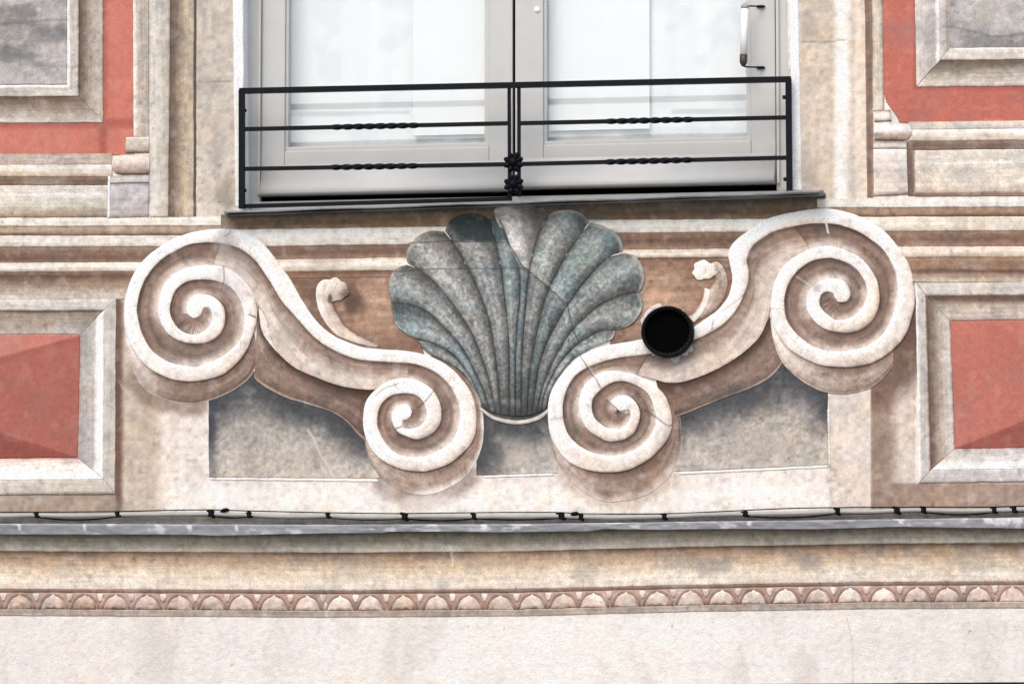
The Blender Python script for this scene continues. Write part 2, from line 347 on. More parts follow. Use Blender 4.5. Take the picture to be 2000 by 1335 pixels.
def box(name, lo, hi, mat, parent=None, bev=.0, base=None):
    bm = bmesh.new(); bmesh.ops.create_cube(bm, size=1)
    for v in bm.verts:
        v.co = Vector([lo[k] if v.co[k] < 0 else hi[k] for k in range(3)])
    if bev: bmesh.ops.bevel(bm, geom=bm.edges[:], offset=bev, segments=2, affect='EDGES', profile=.7)
    me = bpy.data.meshes.new(name); bm.to_mesh(me); bm.free()
    return link(name, me, M[mat], parent, base)
def sweep(name, pts, r, mat, parent=None, n=8, square=False, twist=None, base=None, flat=1.0, smooth=True):
    """a bar or tube through world points"""
    bm = bmesh.new(); rings = []; pts = [Vector(p) for p in pts]
    for i, p in enumerate(pts):
        d = (pts[min(i+1, len(pts)-1)]-pts[max(i-1, 0)]).normalized()
        up = Vector((0, -1, 0)) if abs(d.y) < .9 else Vector((0, 0, 1))
        s = d.cross(up).normalized(); u = s.cross(d).normalized()
        rr = r[i] if isinstance(r, (list, tuple)) else r; tw = twist[i] if twist else 0
        ring = []
        for k in range(n):
            a = 2*math.pi*k/n + tw + (math.pi/4 if square else 0)
            q = rr*(1.28 if square and n == 4 else 1)
            ring.append(bm.verts.new(p + s*math.cos(a)*q + u*math.sin(a)*q*flat))
        rings.append(ring)
    for a, b in zip(rings[:-1], rings[1:]):
        for k in range(n): bm.faces.new((a[k], a[(k+1) % n], b[(k+1) % n], b[k]))
    bm.faces.new(rings[0][::-1]); bm.faces.new(rings[-1])
    bmesh.ops.recalc_face_normals(bm, faces=bm.faces[:])
    for f in bm.faces: f.smooth = smooth
    me = bpy.data.meshes.new(name); bm.to_mesh(me); bm.free()
    return link(name, me, M[mat], parent, base)

# ================================================================== THE STREET AND THE WALL
g = box('street', (-40, -40, -.3), (40, 6, 0), 'street'); g['kind'] = 'structure'

wall = thing('facade_wall', 'beige plaster facade painted with pale piers, tan shading and grey recessed fields', 'wall', V(1000, 1330))
XL, XR, YT, YB = -260, 2260, -260, 1520
OPEN_L = lambda y: 474 + (y/412.0)*4
OPEN_R = lambda y: 1537 + (y/378.0)*9
SILL_Y = lambda x: 416 + (x-437)*(376-416)/(1608-437)

MU_L = [(498, 741), (526, 760), (560, 777), (601, 789), (643, 802), (677, 823), (708, 856)]
MU_R = [(1525, 714), (1504, 737), (1470, 756), (1420, 775), (1378, 791), (1336, 808), (1322, 814)]
DRUM_A = [(242, 620), (244, 668), (253, 704), (268, 742), (291, 767), (323, 781), (357, 788), (388, 787), (425, 776), (455, 762), (485, 740), (499, 715), (505, 690)]
DRUM_B = [(709, 830), (716, 880), (734, 920), (758, 944), (788, 959), (818, 966), (856, 961), (899, 939), (924, 911), (939, 878), (945, 845), (944, 815), (940, 795), (934, 772), (912, 736), (878, 707), (845, 691)]
DRUM_C = [(1504, 600), (1505, 632), (1512, 670), (1527, 707), (1545, 726), (1568, 745), (1598, 761), (1622, 768), (1650, 768), (1680, 763), (1702, 757), (1730, 735), (1752, 705)]
DRUM_D = [(1071, 800), (1073, 842), (1083, 893), (1100, 921), (1125, 949), (1155, 970), (1185, 980), (1215, 979), (1245, 973), (1275, 960), (1305, 934), (1318, 910), (1328, 880), (1330, 842), (1328, 815), (1318, 790)]

def wall_paint(x, y):
    c = np.broadcast_to(c3((232, 220, 211)), x.shape+(3,)).copy()
    def put(col, k): nonlocal c; c = mix2(c, np.array(col, float), np.clip(k, 0, 1))
    low = ss(1000, 1010, y)
    # piers beside the window
    up = 1-ss(418, 428, y)
    put((205, 193, 180), up*ss(380, 386, x)*(1-ss(450, 470, x)))
    put((214, 198, 180), up*ss(1553, 1558, x)*(1-ss(1692, 1698, x)))
    put((252, 246, 240), up*ss(1622, 1640, x)*(1-ss(1650, 1668, x))*(.55+.45*vn(x/30, y/80, 3)))
    put((232, 214, 196), up*ss(1664, 1674, x)*(1-ss(1690, 1696, x)))
    # dado between the lower panels
    d = ss(575, 590, y)*(1-ss(1000, 1010, y))
    l = d*ss(222, 228, x)
    put((204, 188, 172), d*ss(222, 226, x)*(1-ss(300, 325, x)))
    put((132, 104, 88), d*ss(222, 226, x)*(1-ss(232, 246, x))*(1-.4*ss(960, 1000, y)))
    put((180, 160, 143), d*(1-ss(222, 230, x))*ss(955, 965, y))
    put((228, 216, 205), d*ss(314, 319, x)*(1-ss(403, 408, x))*ss(800, 820, y))
    put((244, 235, 226), d*ss(318, 325, x)*(1-ss(1690, 1705, x))*ss(930, 965, y)*.8)
    put((160, 138, 122), d*(1-ss(14, 34, dist_to(x, y, DRUM_A[3:9])))*.75*(1-ss(402, 410, x)))
    put((150, 132, 120), d*(1-ss(10, 38, dist_to(x, y, [(750, 945), (790, 962), (820, 968), (870, 962), (915, 930)])))*.6)
    put((176, 156, 138), d*(1-ss(6, 26, dist_to(x, y, DRUM_D[3:11])))*.45)
    # the right-hand strip and the shadow the painter gave the big volute
    put((222, 208, 196), d*ss(1618, 1621, x)*(1-ss(1700, 1704, x))*ss(700, 760, y))
    put((168, 146, 130), d*ss(1700, 1703, x)*(1-ss(1728, 1775, x)))
    put((206, 192, 178), d*ss(1735, 1775, x)*(1-ss(1786, 1790, x))*.8)
    put((122, 96, 84), d*(1-ss(14, 46, dist_to(x, y, [(1700, 742), (1735, 722), (1765, 690), (1782, 640), (1790, 590)]))) * ss(1700, 1703, x))
    put((140, 112, 98), d*(1-ss(30, 80, dist_to(x, y, [(1712, 740), (1745, 715)])))*ss(1700, 1703, x)*.85)
    put((172, 146, 130), d*ss(1700, 1706, x)*ss(940, 946, y)*.9)
    # below the frieze
    put((244, 235, 228), low); put((255, 248, 241), ss(1195, 1215, y)*np.exp(-((x-1080)/520)**2)*(.5+.7*fbm(x, y, 240, o=3, seed=66)))
    put((226, 217, 208), ss(1200, 1220, y)*ss(.5, .75, fbm(x, y, 60, 160, o=3, seed=19))*.5)
    return c
def wall_patch(x0, x1, y0, y1, step=3.2):
    """x0, x1 functions of y; y0, y1 functions of x"""
    nx = int((np.mean([x1(400), 0])*2-np.mean([x0(400), 0])*2)/step); ny = int((y1(1000)-y0(1000))/step)
    u = np.linspace(0, 1, nx)[None, :]; v = np.linspace(0, 1, ny)[:, None]
    Y = y0(1000)*(1-v)+y1(1000)*v+0*u; X = x0(Y)*(1-u)+x1(Y)*u; Y = y0(X)*(1-v)+y1(X)*v; X = x0(Y)*(1-u)+x1(Y)*u
    return X, Y, np.zeros_like(X), wall_paint(X, Y)
K = lambda v: (lambda q: v + 0*np.asarray(q, float))
grid('plaster_face', wall, [wall_patch(K(XL), OPEN_L, K(YT), K(430)), wall_patch(OPEN_R, K(XR), K(YT), K(430))], 'fresco', None, wk=0)
grid('plaster_face', wall, [wall_patch(OPEN_L, OPEN_R, SILL_Y, K(430)), wall_patch(K(XL), K(XR), K(430), K(1180))], 'fresco', None, wk=0)
grid('lower_plaster', wall, [wall_patch(K(XL), K(XR), K(1180), lambda x: 1338-.007*(x-1000)+0*np.asarray(x, float), 2.8)], 'rough', None, .5, wk=0)
xo0 = P(476, 200)[0]; xo1 = P(1541, 200)[0]; zs = P(1000, 395)[2]; zt = P(1000, YT)[2]
zg = P(1000, 1345)[2]
box('wall_core', (P(XL, 600)[0], .006, zg), (xo0-.004, .42, zt), 'core', wall)
box('wall_core', (xo1+.004, .006, zg), (P(XR, 600)[0], .42, zt), 'core', wall)
box('wall_core', (xo0-.004, .006, zg), (xo1+.004, .42, zs-.03), 'core', wall)
box('base_wall', (P(XL, 600)[0], .03, 0), (P(XR, 600)[0], .42, zg-.001), 'core', wall)
# splayed white reveals of the window opening
def reveal(name, fx, sgn, depth):
    ys = np.linspace(YT, 418, 60)[:, None]; d = np.linspace(0, depth, 8)[None, :]
    a = P(fx(ys)+0*d, ys+0*d, 0)
    v = a.copy(); v[..., 1] = d
    v[..., 0] += sgn*.0004*np.sin(a[..., 2]*40)
    n, m = d.shape[1], ys.shape[0]; v = v.reshape(-1, 3)
    i = (np.arange(m-1)[:, None]*n+np.arange(n-1)[None, :]).ravel(); f = np.stack([i, i+1, i+n+1, i+n], 1)
    me = bpy.data.meshes.new(name); me.from_pydata(v.tolist(), [], f.tolist()); me.update()
    link(name, me, M['white'], wall)
reveal('reveal', OPEN_L, 1, .15); reveal('reveal', OPEN_R, -1, .15)
column(wall, (YT, 372), [('white_border', [(1538, 1547, 1.5, (255, 254, 252)), (1555, 1566, 1.5, (254, 252, 249))])])
column(wall, (YT, 404), [('white_border', [(451, 460, 1.5, (254, 252, 249)), (473.5, 477.5, 1.5, (255, 254, 252))])])
# shadow below the plain plaster, put in as a dark-coloured strip
stripes('plaster_shadow_strip', wall, [(XL, 1344), (XR, 1327)], [(XL, 1372), (XR, 1355)], [(0, -14, (60, 54, 52)), (1, -14, (70, 64, 60))])

# grey recessed fields behind the scrolls
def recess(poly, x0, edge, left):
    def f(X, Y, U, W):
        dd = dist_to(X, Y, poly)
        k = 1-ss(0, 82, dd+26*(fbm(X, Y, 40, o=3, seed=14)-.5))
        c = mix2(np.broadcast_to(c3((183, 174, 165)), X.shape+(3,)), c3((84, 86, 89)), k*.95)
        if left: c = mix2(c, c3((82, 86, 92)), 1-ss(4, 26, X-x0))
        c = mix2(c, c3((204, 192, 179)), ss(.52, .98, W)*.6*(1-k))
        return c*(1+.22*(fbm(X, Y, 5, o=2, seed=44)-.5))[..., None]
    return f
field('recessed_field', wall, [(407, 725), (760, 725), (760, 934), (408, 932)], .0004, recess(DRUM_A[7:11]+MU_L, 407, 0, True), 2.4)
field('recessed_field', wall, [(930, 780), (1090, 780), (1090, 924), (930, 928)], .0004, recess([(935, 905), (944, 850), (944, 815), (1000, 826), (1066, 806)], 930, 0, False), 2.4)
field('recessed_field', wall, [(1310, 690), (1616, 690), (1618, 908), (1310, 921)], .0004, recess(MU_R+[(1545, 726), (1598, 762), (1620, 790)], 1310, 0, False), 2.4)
for a, b in ([(409, 932), (738, 936)], [(945, 928), (1080, 924)], [(1326, 921.6), (1617, 908)]):
    stripes('white_edge_line', wall, [a, b], [(a[0], a[1]+5), (b[0], b[1]+5)], [(0, 2, (240, 232, 225)), (.4, 3, (255, 252, 248)), (1, 2, (238, 228, 218))])
stripes('white_edge_line', wall, [(1616, 800), (1618, 912)], [(1621, 800), (1622, 912)], [(0, 2, (225, 215, 205)), (.5, 3, (246, 238, 230)), (1, 2, (226, 214, 202))])

# brown fields beside the shell
def brown(cx, cy):
    def f(X, Y, U, W):
        k = 1-ss(20, 120, np.hypot(X-cx, (Y-cy)*1.2))
        c = mix2(np.broadcast_to(c3((152, 120, 102)), X.shape+(3,)), c3((200, 166, 141)), k*.8)
        return c*(1+.25*(fbm(X, Y, 60, 6, o=3, seed=15)-.5))[..., None]
    return f
field('brown_field', wall, [(535, 530), (800, 522), (830, 705), (600, 712)], .0022, brown(735, 605), 2.4)
field('brown_field', wall, [(1200, 500), (1450, 497), (1450, 660), (1190, 700)], .0022, brown(1300, 590), 2.4)
# ================================================================== CORNICE MOULDINGS
cor = thing('cornice', 'cream and tan moulded cornice bands running level behind the shell and scrolls', 'cornice', V(1000, 585))
W1, W2, TN, BR, DK = (240, 232, 222), (222, 212, 200), (186, 162, 140), (154, 126, 108), (122, 98, 84)
course(cor, (XL, 432), [
    ('fillet', [(427, 423, 6, (208, 198, 186)), (430, 426, 8, W1), (443, 441, 8, (226, 216, 204))]),
    ('cove', [(444, 441, 5, TN), (452, 449, 3, (192, 170, 150)), (458, 456, 3, (150, 122, 104)), (461, 460, 4, (112, 90, 78))]),
    ('fillet', [(462, 461, 7, (214, 206, 196)), (472, 470, 8, (232, 224, 214)), (483, 481, 7, (204, 192, 180))]),
    ('cove', [(484, 482, 4, (166, 142, 124)), (494, 491, 3, BR), (506, 503, 3, (134, 106, 92)), (514, 512, 5, (170, 144, 126))]),
    ('roll', [(515, 513, 6, (220, 208, 194)), (523, 521, 9, (238, 230, 218)), (532, 530, 6, (190, 170, 152))]),
    ('cove', [(533, 531, 4, (160, 134, 116)), (540, 538, 3, DK), (549, 547, 3, (150, 124, 106)), (562, 560, 4, (182, 160, 142)), (585, 583, 5, (212, 200, 186))])])
course(cor, (432, 1004), [
    ('soffit', [(419, 403, 4, (118, 108, 96)), (429, 413, 4, (150, 134, 114)), (440, 427, 4, (150, 120, 92)), (449, 441, 4, (168, 142, 116))]),
    ('fillet', [(449, 441, 7, W1), (464, 458, 8, (246, 240, 230)), (482, 474, 7, (214, 200, 186))]),
    ('cove', [(483, 475, 4, BR), (496, 487, 3, (140, 112, 98)), (509, 500, 4, (176, 150, 130))]),
    ('roll', [(510, 501, 6, (222, 206, 190)), (520, 512, 9, (244, 234, 222)), (532, 525, 6, (200, 178, 158))]),
    ('lower_cove', [(533, 526, 4, (140, 108, 90)), (546, 538, 3, (170, 134, 110))])])
course(cor, (1005, 1612), [
    ('soffit', [(394, 378, 4, (112, 104, 96)), (412, 396, 4, (140, 124, 108)), (420, 404, 4, (138, 114, 94)), (431, 427, 4, (158, 132, 110))]),
    ('fillet', [(432, 428, 7, W1), (444, 440, 8, (246, 240, 230)), (456, 452, 7, (214, 200, 186))]),
    ('cove', [(457, 453, 4, (166, 138, 118)), (474, 468, 3, (132, 104, 90)), (490, 484, 4, (170, 142, 122))]),
    ('roll', [(491, 485, 6, (212, 190, 172)), (499, 493, 9, (240, 228, 214)), (507, 501, 6, (176, 150, 130))])])
course(cor, (1596, XR), [
    ('fillet', [(388, 384, 6, (206, 194, 182)), (392, 388, 8, W1), (406, 403, 8, (228, 218, 206))]),
    ('cove', [(407, 404, 5, (176, 146, 124)), (416, 414, 3, (180, 152, 130)), (421, 419, 3, (140, 108, 92)), (424, 422, 4, (124, 96, 82))]),
    ('fillet', [(425, 423, 7, (224, 210, 192)), (438, 436, 8, (236, 224, 206)), (452, 450, 7, (206, 190, 172))]),
    ('cove', [(453, 451, 4, (172, 140, 118)), (468, 467, 3, (144, 112, 96)), (482, 481, 5, (176, 142, 122))]),
    ('roll', [(483, 482, 6, (222, 202, 186)), (492, 491, 9, (240, 226, 210)), (503, 502, 6, (192, 164, 142))]),
    ('cove', [(504, 503, 4, (176, 144, 118)), (524, 523, 3, (166, 134, 112)), (530, 529, 3, (116, 90, 78)), (537, 536, 4, (176, 150, 130)), (551, 550, 5, (208, 194, 178))])])

# ================================================================== UPPER PIER FRAMES (beside the window)
def bevel_frame(parent, name, quads, stops, mitre=None):
    for (A, B) in quads: stripes(name, parent, A, B, stops)

pl = thing('pilaster', 'pale moulded pilaster strip with stepped base left of the window', 'pilaster', V(320, 425))
column(pl, (YT, 424), [
    ('fillet', [(290, 292, 7, (206, 198, 188)), (296, 298, 8, (218, 210, 200)), (330, 331, 8, (198, 188, 176)), (335, 329, 7, (176, 160, 146))]),
    ('cove', [(335, 329, 4, (126, 106, 92)), (345, 340, 3, (146, 126, 110)), (362, 358, 4, (196, 176, 150)), (379, 378, 5, (196, 180, 160))]),
    ('groove', [(380, 379, 2, (128, 110, 94)), (384, 383, 2, (122, 106, 92))])])
column(pl, (YT, 268), [('shaft', [(259, 261, 6, (250, 246, 242)), (265, 266, 7, (214, 204, 192)), (275, 276, 6, (190, 176, 162)), (290, 291, 5, (196, 184, 170))])])
stripes('step', pl, [(246, 268), (292, 267)], [(245, 299), (292, 298)], [(0, 8, (246, 240, 232)), (.1, 9, (214, 204, 194)), (.8, 8, (196, 184, 170)), (.92, 6, (130, 110, 96)), (1, 6, (150, 128, 112))])
def torus_block(parent, x0, x1, y0, y1, sgn, hi):
    h = (y1-y0)/2; yc = (y0+y1)/2; a = np.linspace(-1, 1, 26)
    ex = h*np.sqrt(np.clip(1-a**2, 0, 1))
    if sgn < 0: A = np.stack([x0+h-ex, yc+a*h], 1); B = np.stack([0*a+x1, yc+a*h], 1)
    else: A = np.stack([0*a+x0, yc+a*h], 1); B = np.stack([x1-h+ex, yc+a*h], 1)
    t = np.linspace(0, 1, 36)[None, :]
    X = A[:, :1]*(1-t)+B[:, :1]*t; Y = A[:, 1:]*(1-t)+B[:, 1:]*t
    k = np.broadcast_to(a[:, None], X.shape); tone = .60 - .28*k*np.abs(k) + (hi if hi else 0)*(1-ss(.0, .7, np.abs(k+.35)))
    tone = tone - .22*ss(.78, 1, np.abs(k)); D = .006+.007*np.sqrt(np.clip(1-k*k, 0, 1))
    grid('torus', parent, [(X, Y, D, ramp(tone))])
torus_block(pl, 218, 292, 302, 341, -1, .12)
stripes('plinth_band', pl, [(214, 343), (292, 342)], [(214, 358), (292, 357)], [(0, 6, (150, 132, 118)), (.15, 8, (216, 210, 206)), (.85, 8, (204, 198, 196)), (1, 6, (140, 122, 110))])
stripes('plinth', pl, [(213, 359), (291, 358)], [(212, 426), (290, 424)], [(0, 8, (150, 134, 124)), (.06, 9, (200, 194, 194)), (.6, 9, (194, 186, 184)), (.9, 9, (186, 174, 168)), (1, 7, (160, 142, 128))])
stripes('white_edge_line', pl, [(211, 344), (210, 426)], [(215.5, 344), (214.5, 426)], [(0, 9, (246, 240, 234)), (1, 10, (255, 250, 245))])

def upper_panel(label, loc, sgn):
    return thing('framed_panel', label, 'panel', loc)
# left upper panel
ul = thing('framed_panel', 'grey stone panel with a beige border on red, left of the window', 'panel', V(60, 300))
def greystone(X, Y, U, W):
    c = np.broadcast_to(c3((193, 186, 182)), X.shape+(3,))
    return mix2(c, c3((138, 136, 136)), ss(.42, .72, fbm(X, Y, 90, 36, o=5, seed=12))*.75)
field('stone_field', ul, [(XL, YT), (131, YT), (131, 165), (XL, 168)], .004, greystone)
field('red_field', ul, [(XL, YT), (263, YT), (263, 303), (XL, 304)], .0022, wx=.5, mat='red', colour=lambda X, Y, U, W: mix2(np.broadcast_to(c3((216, 136, 120)), X.shape+(3,)), c3((184, 104, 92)), np.maximum(1-ss(2, 14, np.abs(X-201))*1.0, (1-ss(2, 16, np.abs(Y-241))))*.75*np.clip(ss(195, 200, X)+ss(236, 240, Y), 0, 1)+.35*fbm(X, Y, 50, o=3, seed=21)))
F1 = [(0, 6, (255, 250, 246)), (.16, 7, (252, 247, 242)), (.22, 7, (200, 192, 184)), (.85, 8, (206, 198, 188)), (.95, 8, (168, 154, 142)), (1, 7, (138, 120, 106))]
F2 = [(0, 5, (118, 100, 88)), (.12, 4, (138, 118, 104)), (.55, 5, (180, 164, 150)), (.9, 7, (204, 194, 182)), (.97, 7, (214, 205, 194)), (1, 4, (150, 128, 116))]
F2r = [(0, 5, (112, 95, 84)), (.15, 4, (140, 122, 108)), (.5, 5, (182, 168, 154)), (.95, 7, (196, 184, 172)), (1, 4, (150, 118, 106))]
stripes('fillet', ul, [(131, YT), (131, 166)], [(155, YT), (154, 189)], F1); stripes('fillet', ul, [(XL, 167), (131, 166)], [(XL, 190), (154, 189)], F1)
stripes('bevel', ul, [(155, YT), (154, 189)], [(202, YT), (202, 240)], F2r); stripes('bevel', ul, [(XL, 190), (154, 189)], [(XL, 242), (202, 240)], F2)
# left lower wall band under the red
bl = thing('string_course', 'cream string course under the red field left of the window', 'moulding', V(80, 426))
course(bl, (XL, 219), [
    ('flat_band', [(301, 300, 5, (178, 160, 146)), (304, 303, 6, (200, 186, 174)), (323, 322, 6, (192, 176, 164))]),
    ('roll', [(324, 323, 6, (226, 216, 204)), (332, 331, 9, (228, 218, 206)), (345, 345, 6, (200, 178, 156))]),
    ('cove', [(346, 346, 4, (160, 136, 118)), (353, 352, 3, (134, 108, 94)), (362, 361, 4, (150, 122, 106))])])
course(bl, (XL, 211), [
    ('frieze_field', [(363, 362, 5, (216, 208, 198)), (379, 379, 5, (218, 210, 200)), (381, 381, 6, (248, 242, 236)), (384, 384, 5, (220, 212, 202)), (404, 404, 5, (208, 198, 182)), (416, 415, 5, (184, 164, 144)), (426, 424, 4, (160, 138, 120))])])

# right upper panel
pr = thing('pilaster', 'pale moulded pilaster strip with rounded base right of the window', 'pilaster', V(1720, 385))
column(pr, (YT, 386), [('cove', [(1685, 1694, 3, (172, 148, 128)), (1689, 1697, 2, (146, 122, 106)), (1702, 1705, 2, (158, 134, 118)), (1703, 1707, 3, (190, 170, 152))])])
column(pr, (YT, 216), [('shaft', [(1702, 1705, 6, (204, 186, 168)), (1709, 1711, 7, (222, 208, 192)), (1717, 1722, 6, (196, 182, 168)), (1720, 1727, 5, (176, 140, 124))])])
stripes('step', pr, [(1708, 216), (1739, 215)], [(1708, 238), (1741, 237)], [(0, 6, (120, 98, 86)), (.12, 8, (214, 200, 188)), (.5, 9, (240, 230, 220)), (.85, 8, (206, 190, 176)), (1, 6, (126, 102, 90))])
torus_block(pr, 1708, 1781, 240, 275, 1, .34)
stripes('plinth_band', pr, [(1706, 277), (1771, 276)], [(1706, 291), (1771, 290)], [(0, 5, (128, 104, 92)), (.2, 8, (226, 212, 200)), (.7, 8, (222, 210, 200)), (1, 6, (176, 156, 142))])
stripes('plinth', pr, [(1706, 292), (1771, 291)], [(1707, 383), (1774, 380)], [(0, 8, (250, 242, 236)), (.08, 9, (236, 226, 218)), (.5, 9, (216, 202, 194)), (.9, 8, (220, 208, 198)), (1, 6, (150, 126, 112))])
column(pr, (276, 383), [('shadow_strip', [(1771, 1774, 3, (134, 108, 96)), (1780, 1783, 2, (150, 124, 110)), (1787, 1790, 3, (196, 178, 162))])])
ur = thing('framed_panel', 'grey stone panel with a pale border on red, right of the window', 'panel', V(1920, 236))
def redr(X, Y, U, W):
    c = mix2(np.broadcast_to(c3((206, 124, 108)), X.shape+(3,)), c3((186, 104, 92)), .45*fbm(X, Y, 40, o=4, seed=28))
    c = mix2(c, c3((172, 92, 80)), (1-ss(168, 182, Y))*ss(1780, 1790, X)*.7)
    return mix2(c, c3((228, 150, 136)), ss(.66, .8, fbm(X, Y, 50, 6, o=3, seed=30))*.6*ss(190, 220, Y))
A = [(1719, YT), (1722, 0), (1724, 120), (1726, 180), (1731, 200), (1741, 214), (1752, 228), (1757, 240)]
def redloft(X, Y, s, t, l): return redr(X, Y, t, s)
loft('red_field', ur, A, [(XR, YT), (XR, 0), (XR, 120), (XR, 180), (XR, 200), (XR, 214), (XR, 226), (XR, 237)], .0022, redloft, 3.0, straight=True, wx=.5, mat='red')
field('stone_field', ur, [(1856, YT), (XR, YT), (XR, 92), (1856, 95)], .004, greystone)
FR1 = [(0, 7, (222, 212, 204)), (.35, 7, (204, 194, 186)), (.8, 7, (200, 190, 182)), (.88, 8, (250, 246, 240)), (1, 8, (255, 252, 248))]
FR2 = [(0, 7, (226, 216, 208)), (.55, 7, (206, 196, 186)), (.7, 5, (166, 152, 142)), (.85, 5, (190, 180, 170)), (1, 4, (200, 192, 186))]
stripes('bevel', ur, [(1783, YT), (1790, 169)], [(1832, YT), (1836, 118)], FR1)
stripes('fillet', ur, [(1832, YT), (1836, 118)], [(1857, YT), (1857, 95)], FR2)
stripes('fillet', ur, [(1857, 94), (XR, 91)], [(1836, 118), (XR, 114)], [(0, 6, (250, 246, 242)), (.15, 7, (226, 216, 206)), (.8, 8, (222, 212, 200)), (1, 7, (196, 184, 172))])
stripes('bevel', ur, [(1836, 119), (XR, 115)], [(1790, 170), (XR, 166)], [(0, 5, (124, 110, 98)), (.2, 4, (146, 132, 118)), (.55, 5, (190, 178, 164)), (.9, 7, (220, 210, 200)), (1, 5, (190, 172, 160))])
br_ = thing('string_course', 'cream string course under the red field right of the window', 'moulding', V(1900, 384))
course(br_, (1775, XR), [
    ('flat_band', [(238, 233, 5, (190, 168, 152)), (241, 236, 6, (224, 212, 200)), (254, 249, 6, (206, 192, 180))]),
    ('roll', [(255, 250, 6, (250, 242, 232)), (263, 258, 9, (238, 226, 212)), (276, 271, 6, (206, 186, 166))]),
    ('cove', [(277, 272, 4, (160, 136, 120)), (285, 280, 3, (140, 114, 100)), (293, 288, 4, (156, 130, 114))])])
course(br_, (1787, XR), [
    ('frieze_field', [(294, 289, 5, (226, 214, 200)), (316, 311, 5, (224, 212, 198)), (319, 314, 6, (250, 244, 236)), (323, 318, 5, (222, 210, 196)), (360, 356, 5, (226, 212, 194)), (374, 370, 5, (204, 186, 166)), (379, 376, 4, (146, 118, 104)), (384, 381, 4, (168, 142, 126))])])

# ================================================================== LOWER RED PANELS
def redpanel_l(X, Y, U, W):
    c = np.broadcast_to(c3((180, 109, 96)), X.shape+(3,))
    up = ss(-1.5, 1.5, (655+(155-X)*.272)-Y); dn = ss(-1.5, 1.5, Y-(893-(152-X)*.315))
    c = mix2(c, c3((208, 134, 120)), up); c = mix2(c, c3((152, 84, 74)), dn*.9)
    c = mix2(c, c3((222, 140, 126)), ss(.62, .8, fbm(X, Y, 60, o=4, seed=33))*.2)
    return mix2(c, c3((150, 82, 72)), (1-ss(0, 10, np.abs(Y-(655+(155-X)*.272)-6)))*.25)
def redpanel_r(X, Y, U, W):
    c = np.broadcast_to(c3((198, 122, 107)), X.shape+(3,))
    dn = ss(-1.5, 1.5, Y-(875-(X-1866)*.40)); up = ss(-2, 2, (628+(X-1920)*.36)-Y)*ss(1900, 1940, X)
    c = mix2(c, c3((164, 92, 82)), dn*.95); c = mix2(c, c3((206, 130, 114)), up*.5)
    return mix2(c, c3((222, 140, 126)), ss(.62, .8, fbm(X, Y, 60, o=4, seed=37))*.2)
ll = thing('red_panel', 'red faceted panel in a cream frame left of the large left volute', 'panel', V(60, 964))
field('red_field', ll, [(XL, 652), (157, 653), (152, 894), (XL, 896)], .003, redpanel_l, wx=.5, mat='red')
stripes('outer_fillet', ll, [(XL, 585), (227, 583)], [(XL, 607), (203, 606)], [(0, 6, (196, 184, 170)), (.15, 8, (218, 212, 204)), (.8, 8, (204, 196, 188)), (1, 6, (180, 166, 154))])
stripes('bevel', ll, [(XL, 607), (203, 606)], [(XL, 653), (157, 653)], [(0, 6, (104, 86, 76)), (.06, 5, (122, 102, 90)), (.12, 5, (166, 148, 132)), (.55, 4, (180, 164, 150)), (.95, 4, (190, 180, 174)), (1, 3, (170, 140, 130))])
stripes('bevel', ll, [(157, 653), (152, 894)], [(203, 606), (202, 936)], [(0, 3, (196, 164, 156)), (.06, 4, (184, 176, 170)), (.6, 5, (196, 188, 182)), (.72, 7, (246, 240, 234)), (.96, 8, (255, 251, 247)), (1, 8, (220, 210, 202))])
stripes('outer_fillet', ll, [(203, 606), (202, 936)], [(227, 583), (225, 965)], [(0, 8, (206, 200, 192)), (.8, 8, (198, 190, 180)), (.95, 8, (220, 210, 200)), (1, 5, (140, 116, 102))])
stripes('bevel', ll, [(XL, 897), (152, 894)], [(XL, 939), (202, 936)], [(0, 3, (214, 160, 148)), (.12, 4, (236, 212, 200)), (.45, 6, (250, 240, 232)), (.95, 8, (255, 252, 248)), (1, 8, (226, 214, 202))])
stripes('outer_fillet', ll, [(XL, 939), (202, 936)], [(XL, 967), (226, 965)], [(0, 8, (212, 202, 190)), (.8, 8, (206, 194, 180)), (1, 5, (168, 146, 130))])
lr = thing('red_panel', 'red faceted panel in a cream frame right of the large right volute', 'panel', V(1930, 943))
field('red_field', lr, [(1856, 627), (XR, 622), (XR, 870), (1866, 876)], .003, redpanel_r, wx=.5, mat='red')
stripes('outer_fillet', lr, [(1790, 552), (XR, 548)], [(1810, 578), (XR, 574)], [(0, 6, (190, 174, 158)), (.15, 8, (212, 204, 196)), (.85, 8, (206, 198, 190)), (1, 6, (170, 150, 136))])
stripes('bevel', lr, [(1810, 578), (XR, 574)], [(1856, 627), (XR, 622)], [(0, 6, (116, 92, 80)), (.16, 5, (134, 108, 94)), (.34, 4, (190, 172, 156)), (.8, 4, (204, 190, 178)), (.95, 4, (190, 172, 160)), (1, 3, (150, 100, 88))])
stripes('outer_fillet', lr, [(1788, 552), (1795, 942)], [(1809, 578), (1818, 918)], [(0, 8, (252, 247, 242)), (.14, 8, (246, 240, 234)), (.22, 8, (208, 200, 192)), (.85, 8, (204, 194, 186)), (1, 6, (150, 124, 110))])
stripes('bevel', lr, [(1809, 578), (1818, 918)], [(1856, 627), (1866, 876)], [(0, 5, (128, 104, 92)), (.25, 4, (160, 140, 124)), (.6, 4, (200, 186, 174)), (.95, 4, (208, 198, 190)), (1, 3, (168, 118, 106))])
stripes('bevel', lr, [(1866, 876), (XR, 870)], [(1818, 918), (XR, 912)], [(0, 3, (200, 150, 140)), (.08, 4, (208, 198, 194)), (.55, 6, (222, 214, 208)), (.75, 7, (252, 247, 242)), (.96, 8, (250, 245, 240)), (1, 8, (214, 206, 200))])
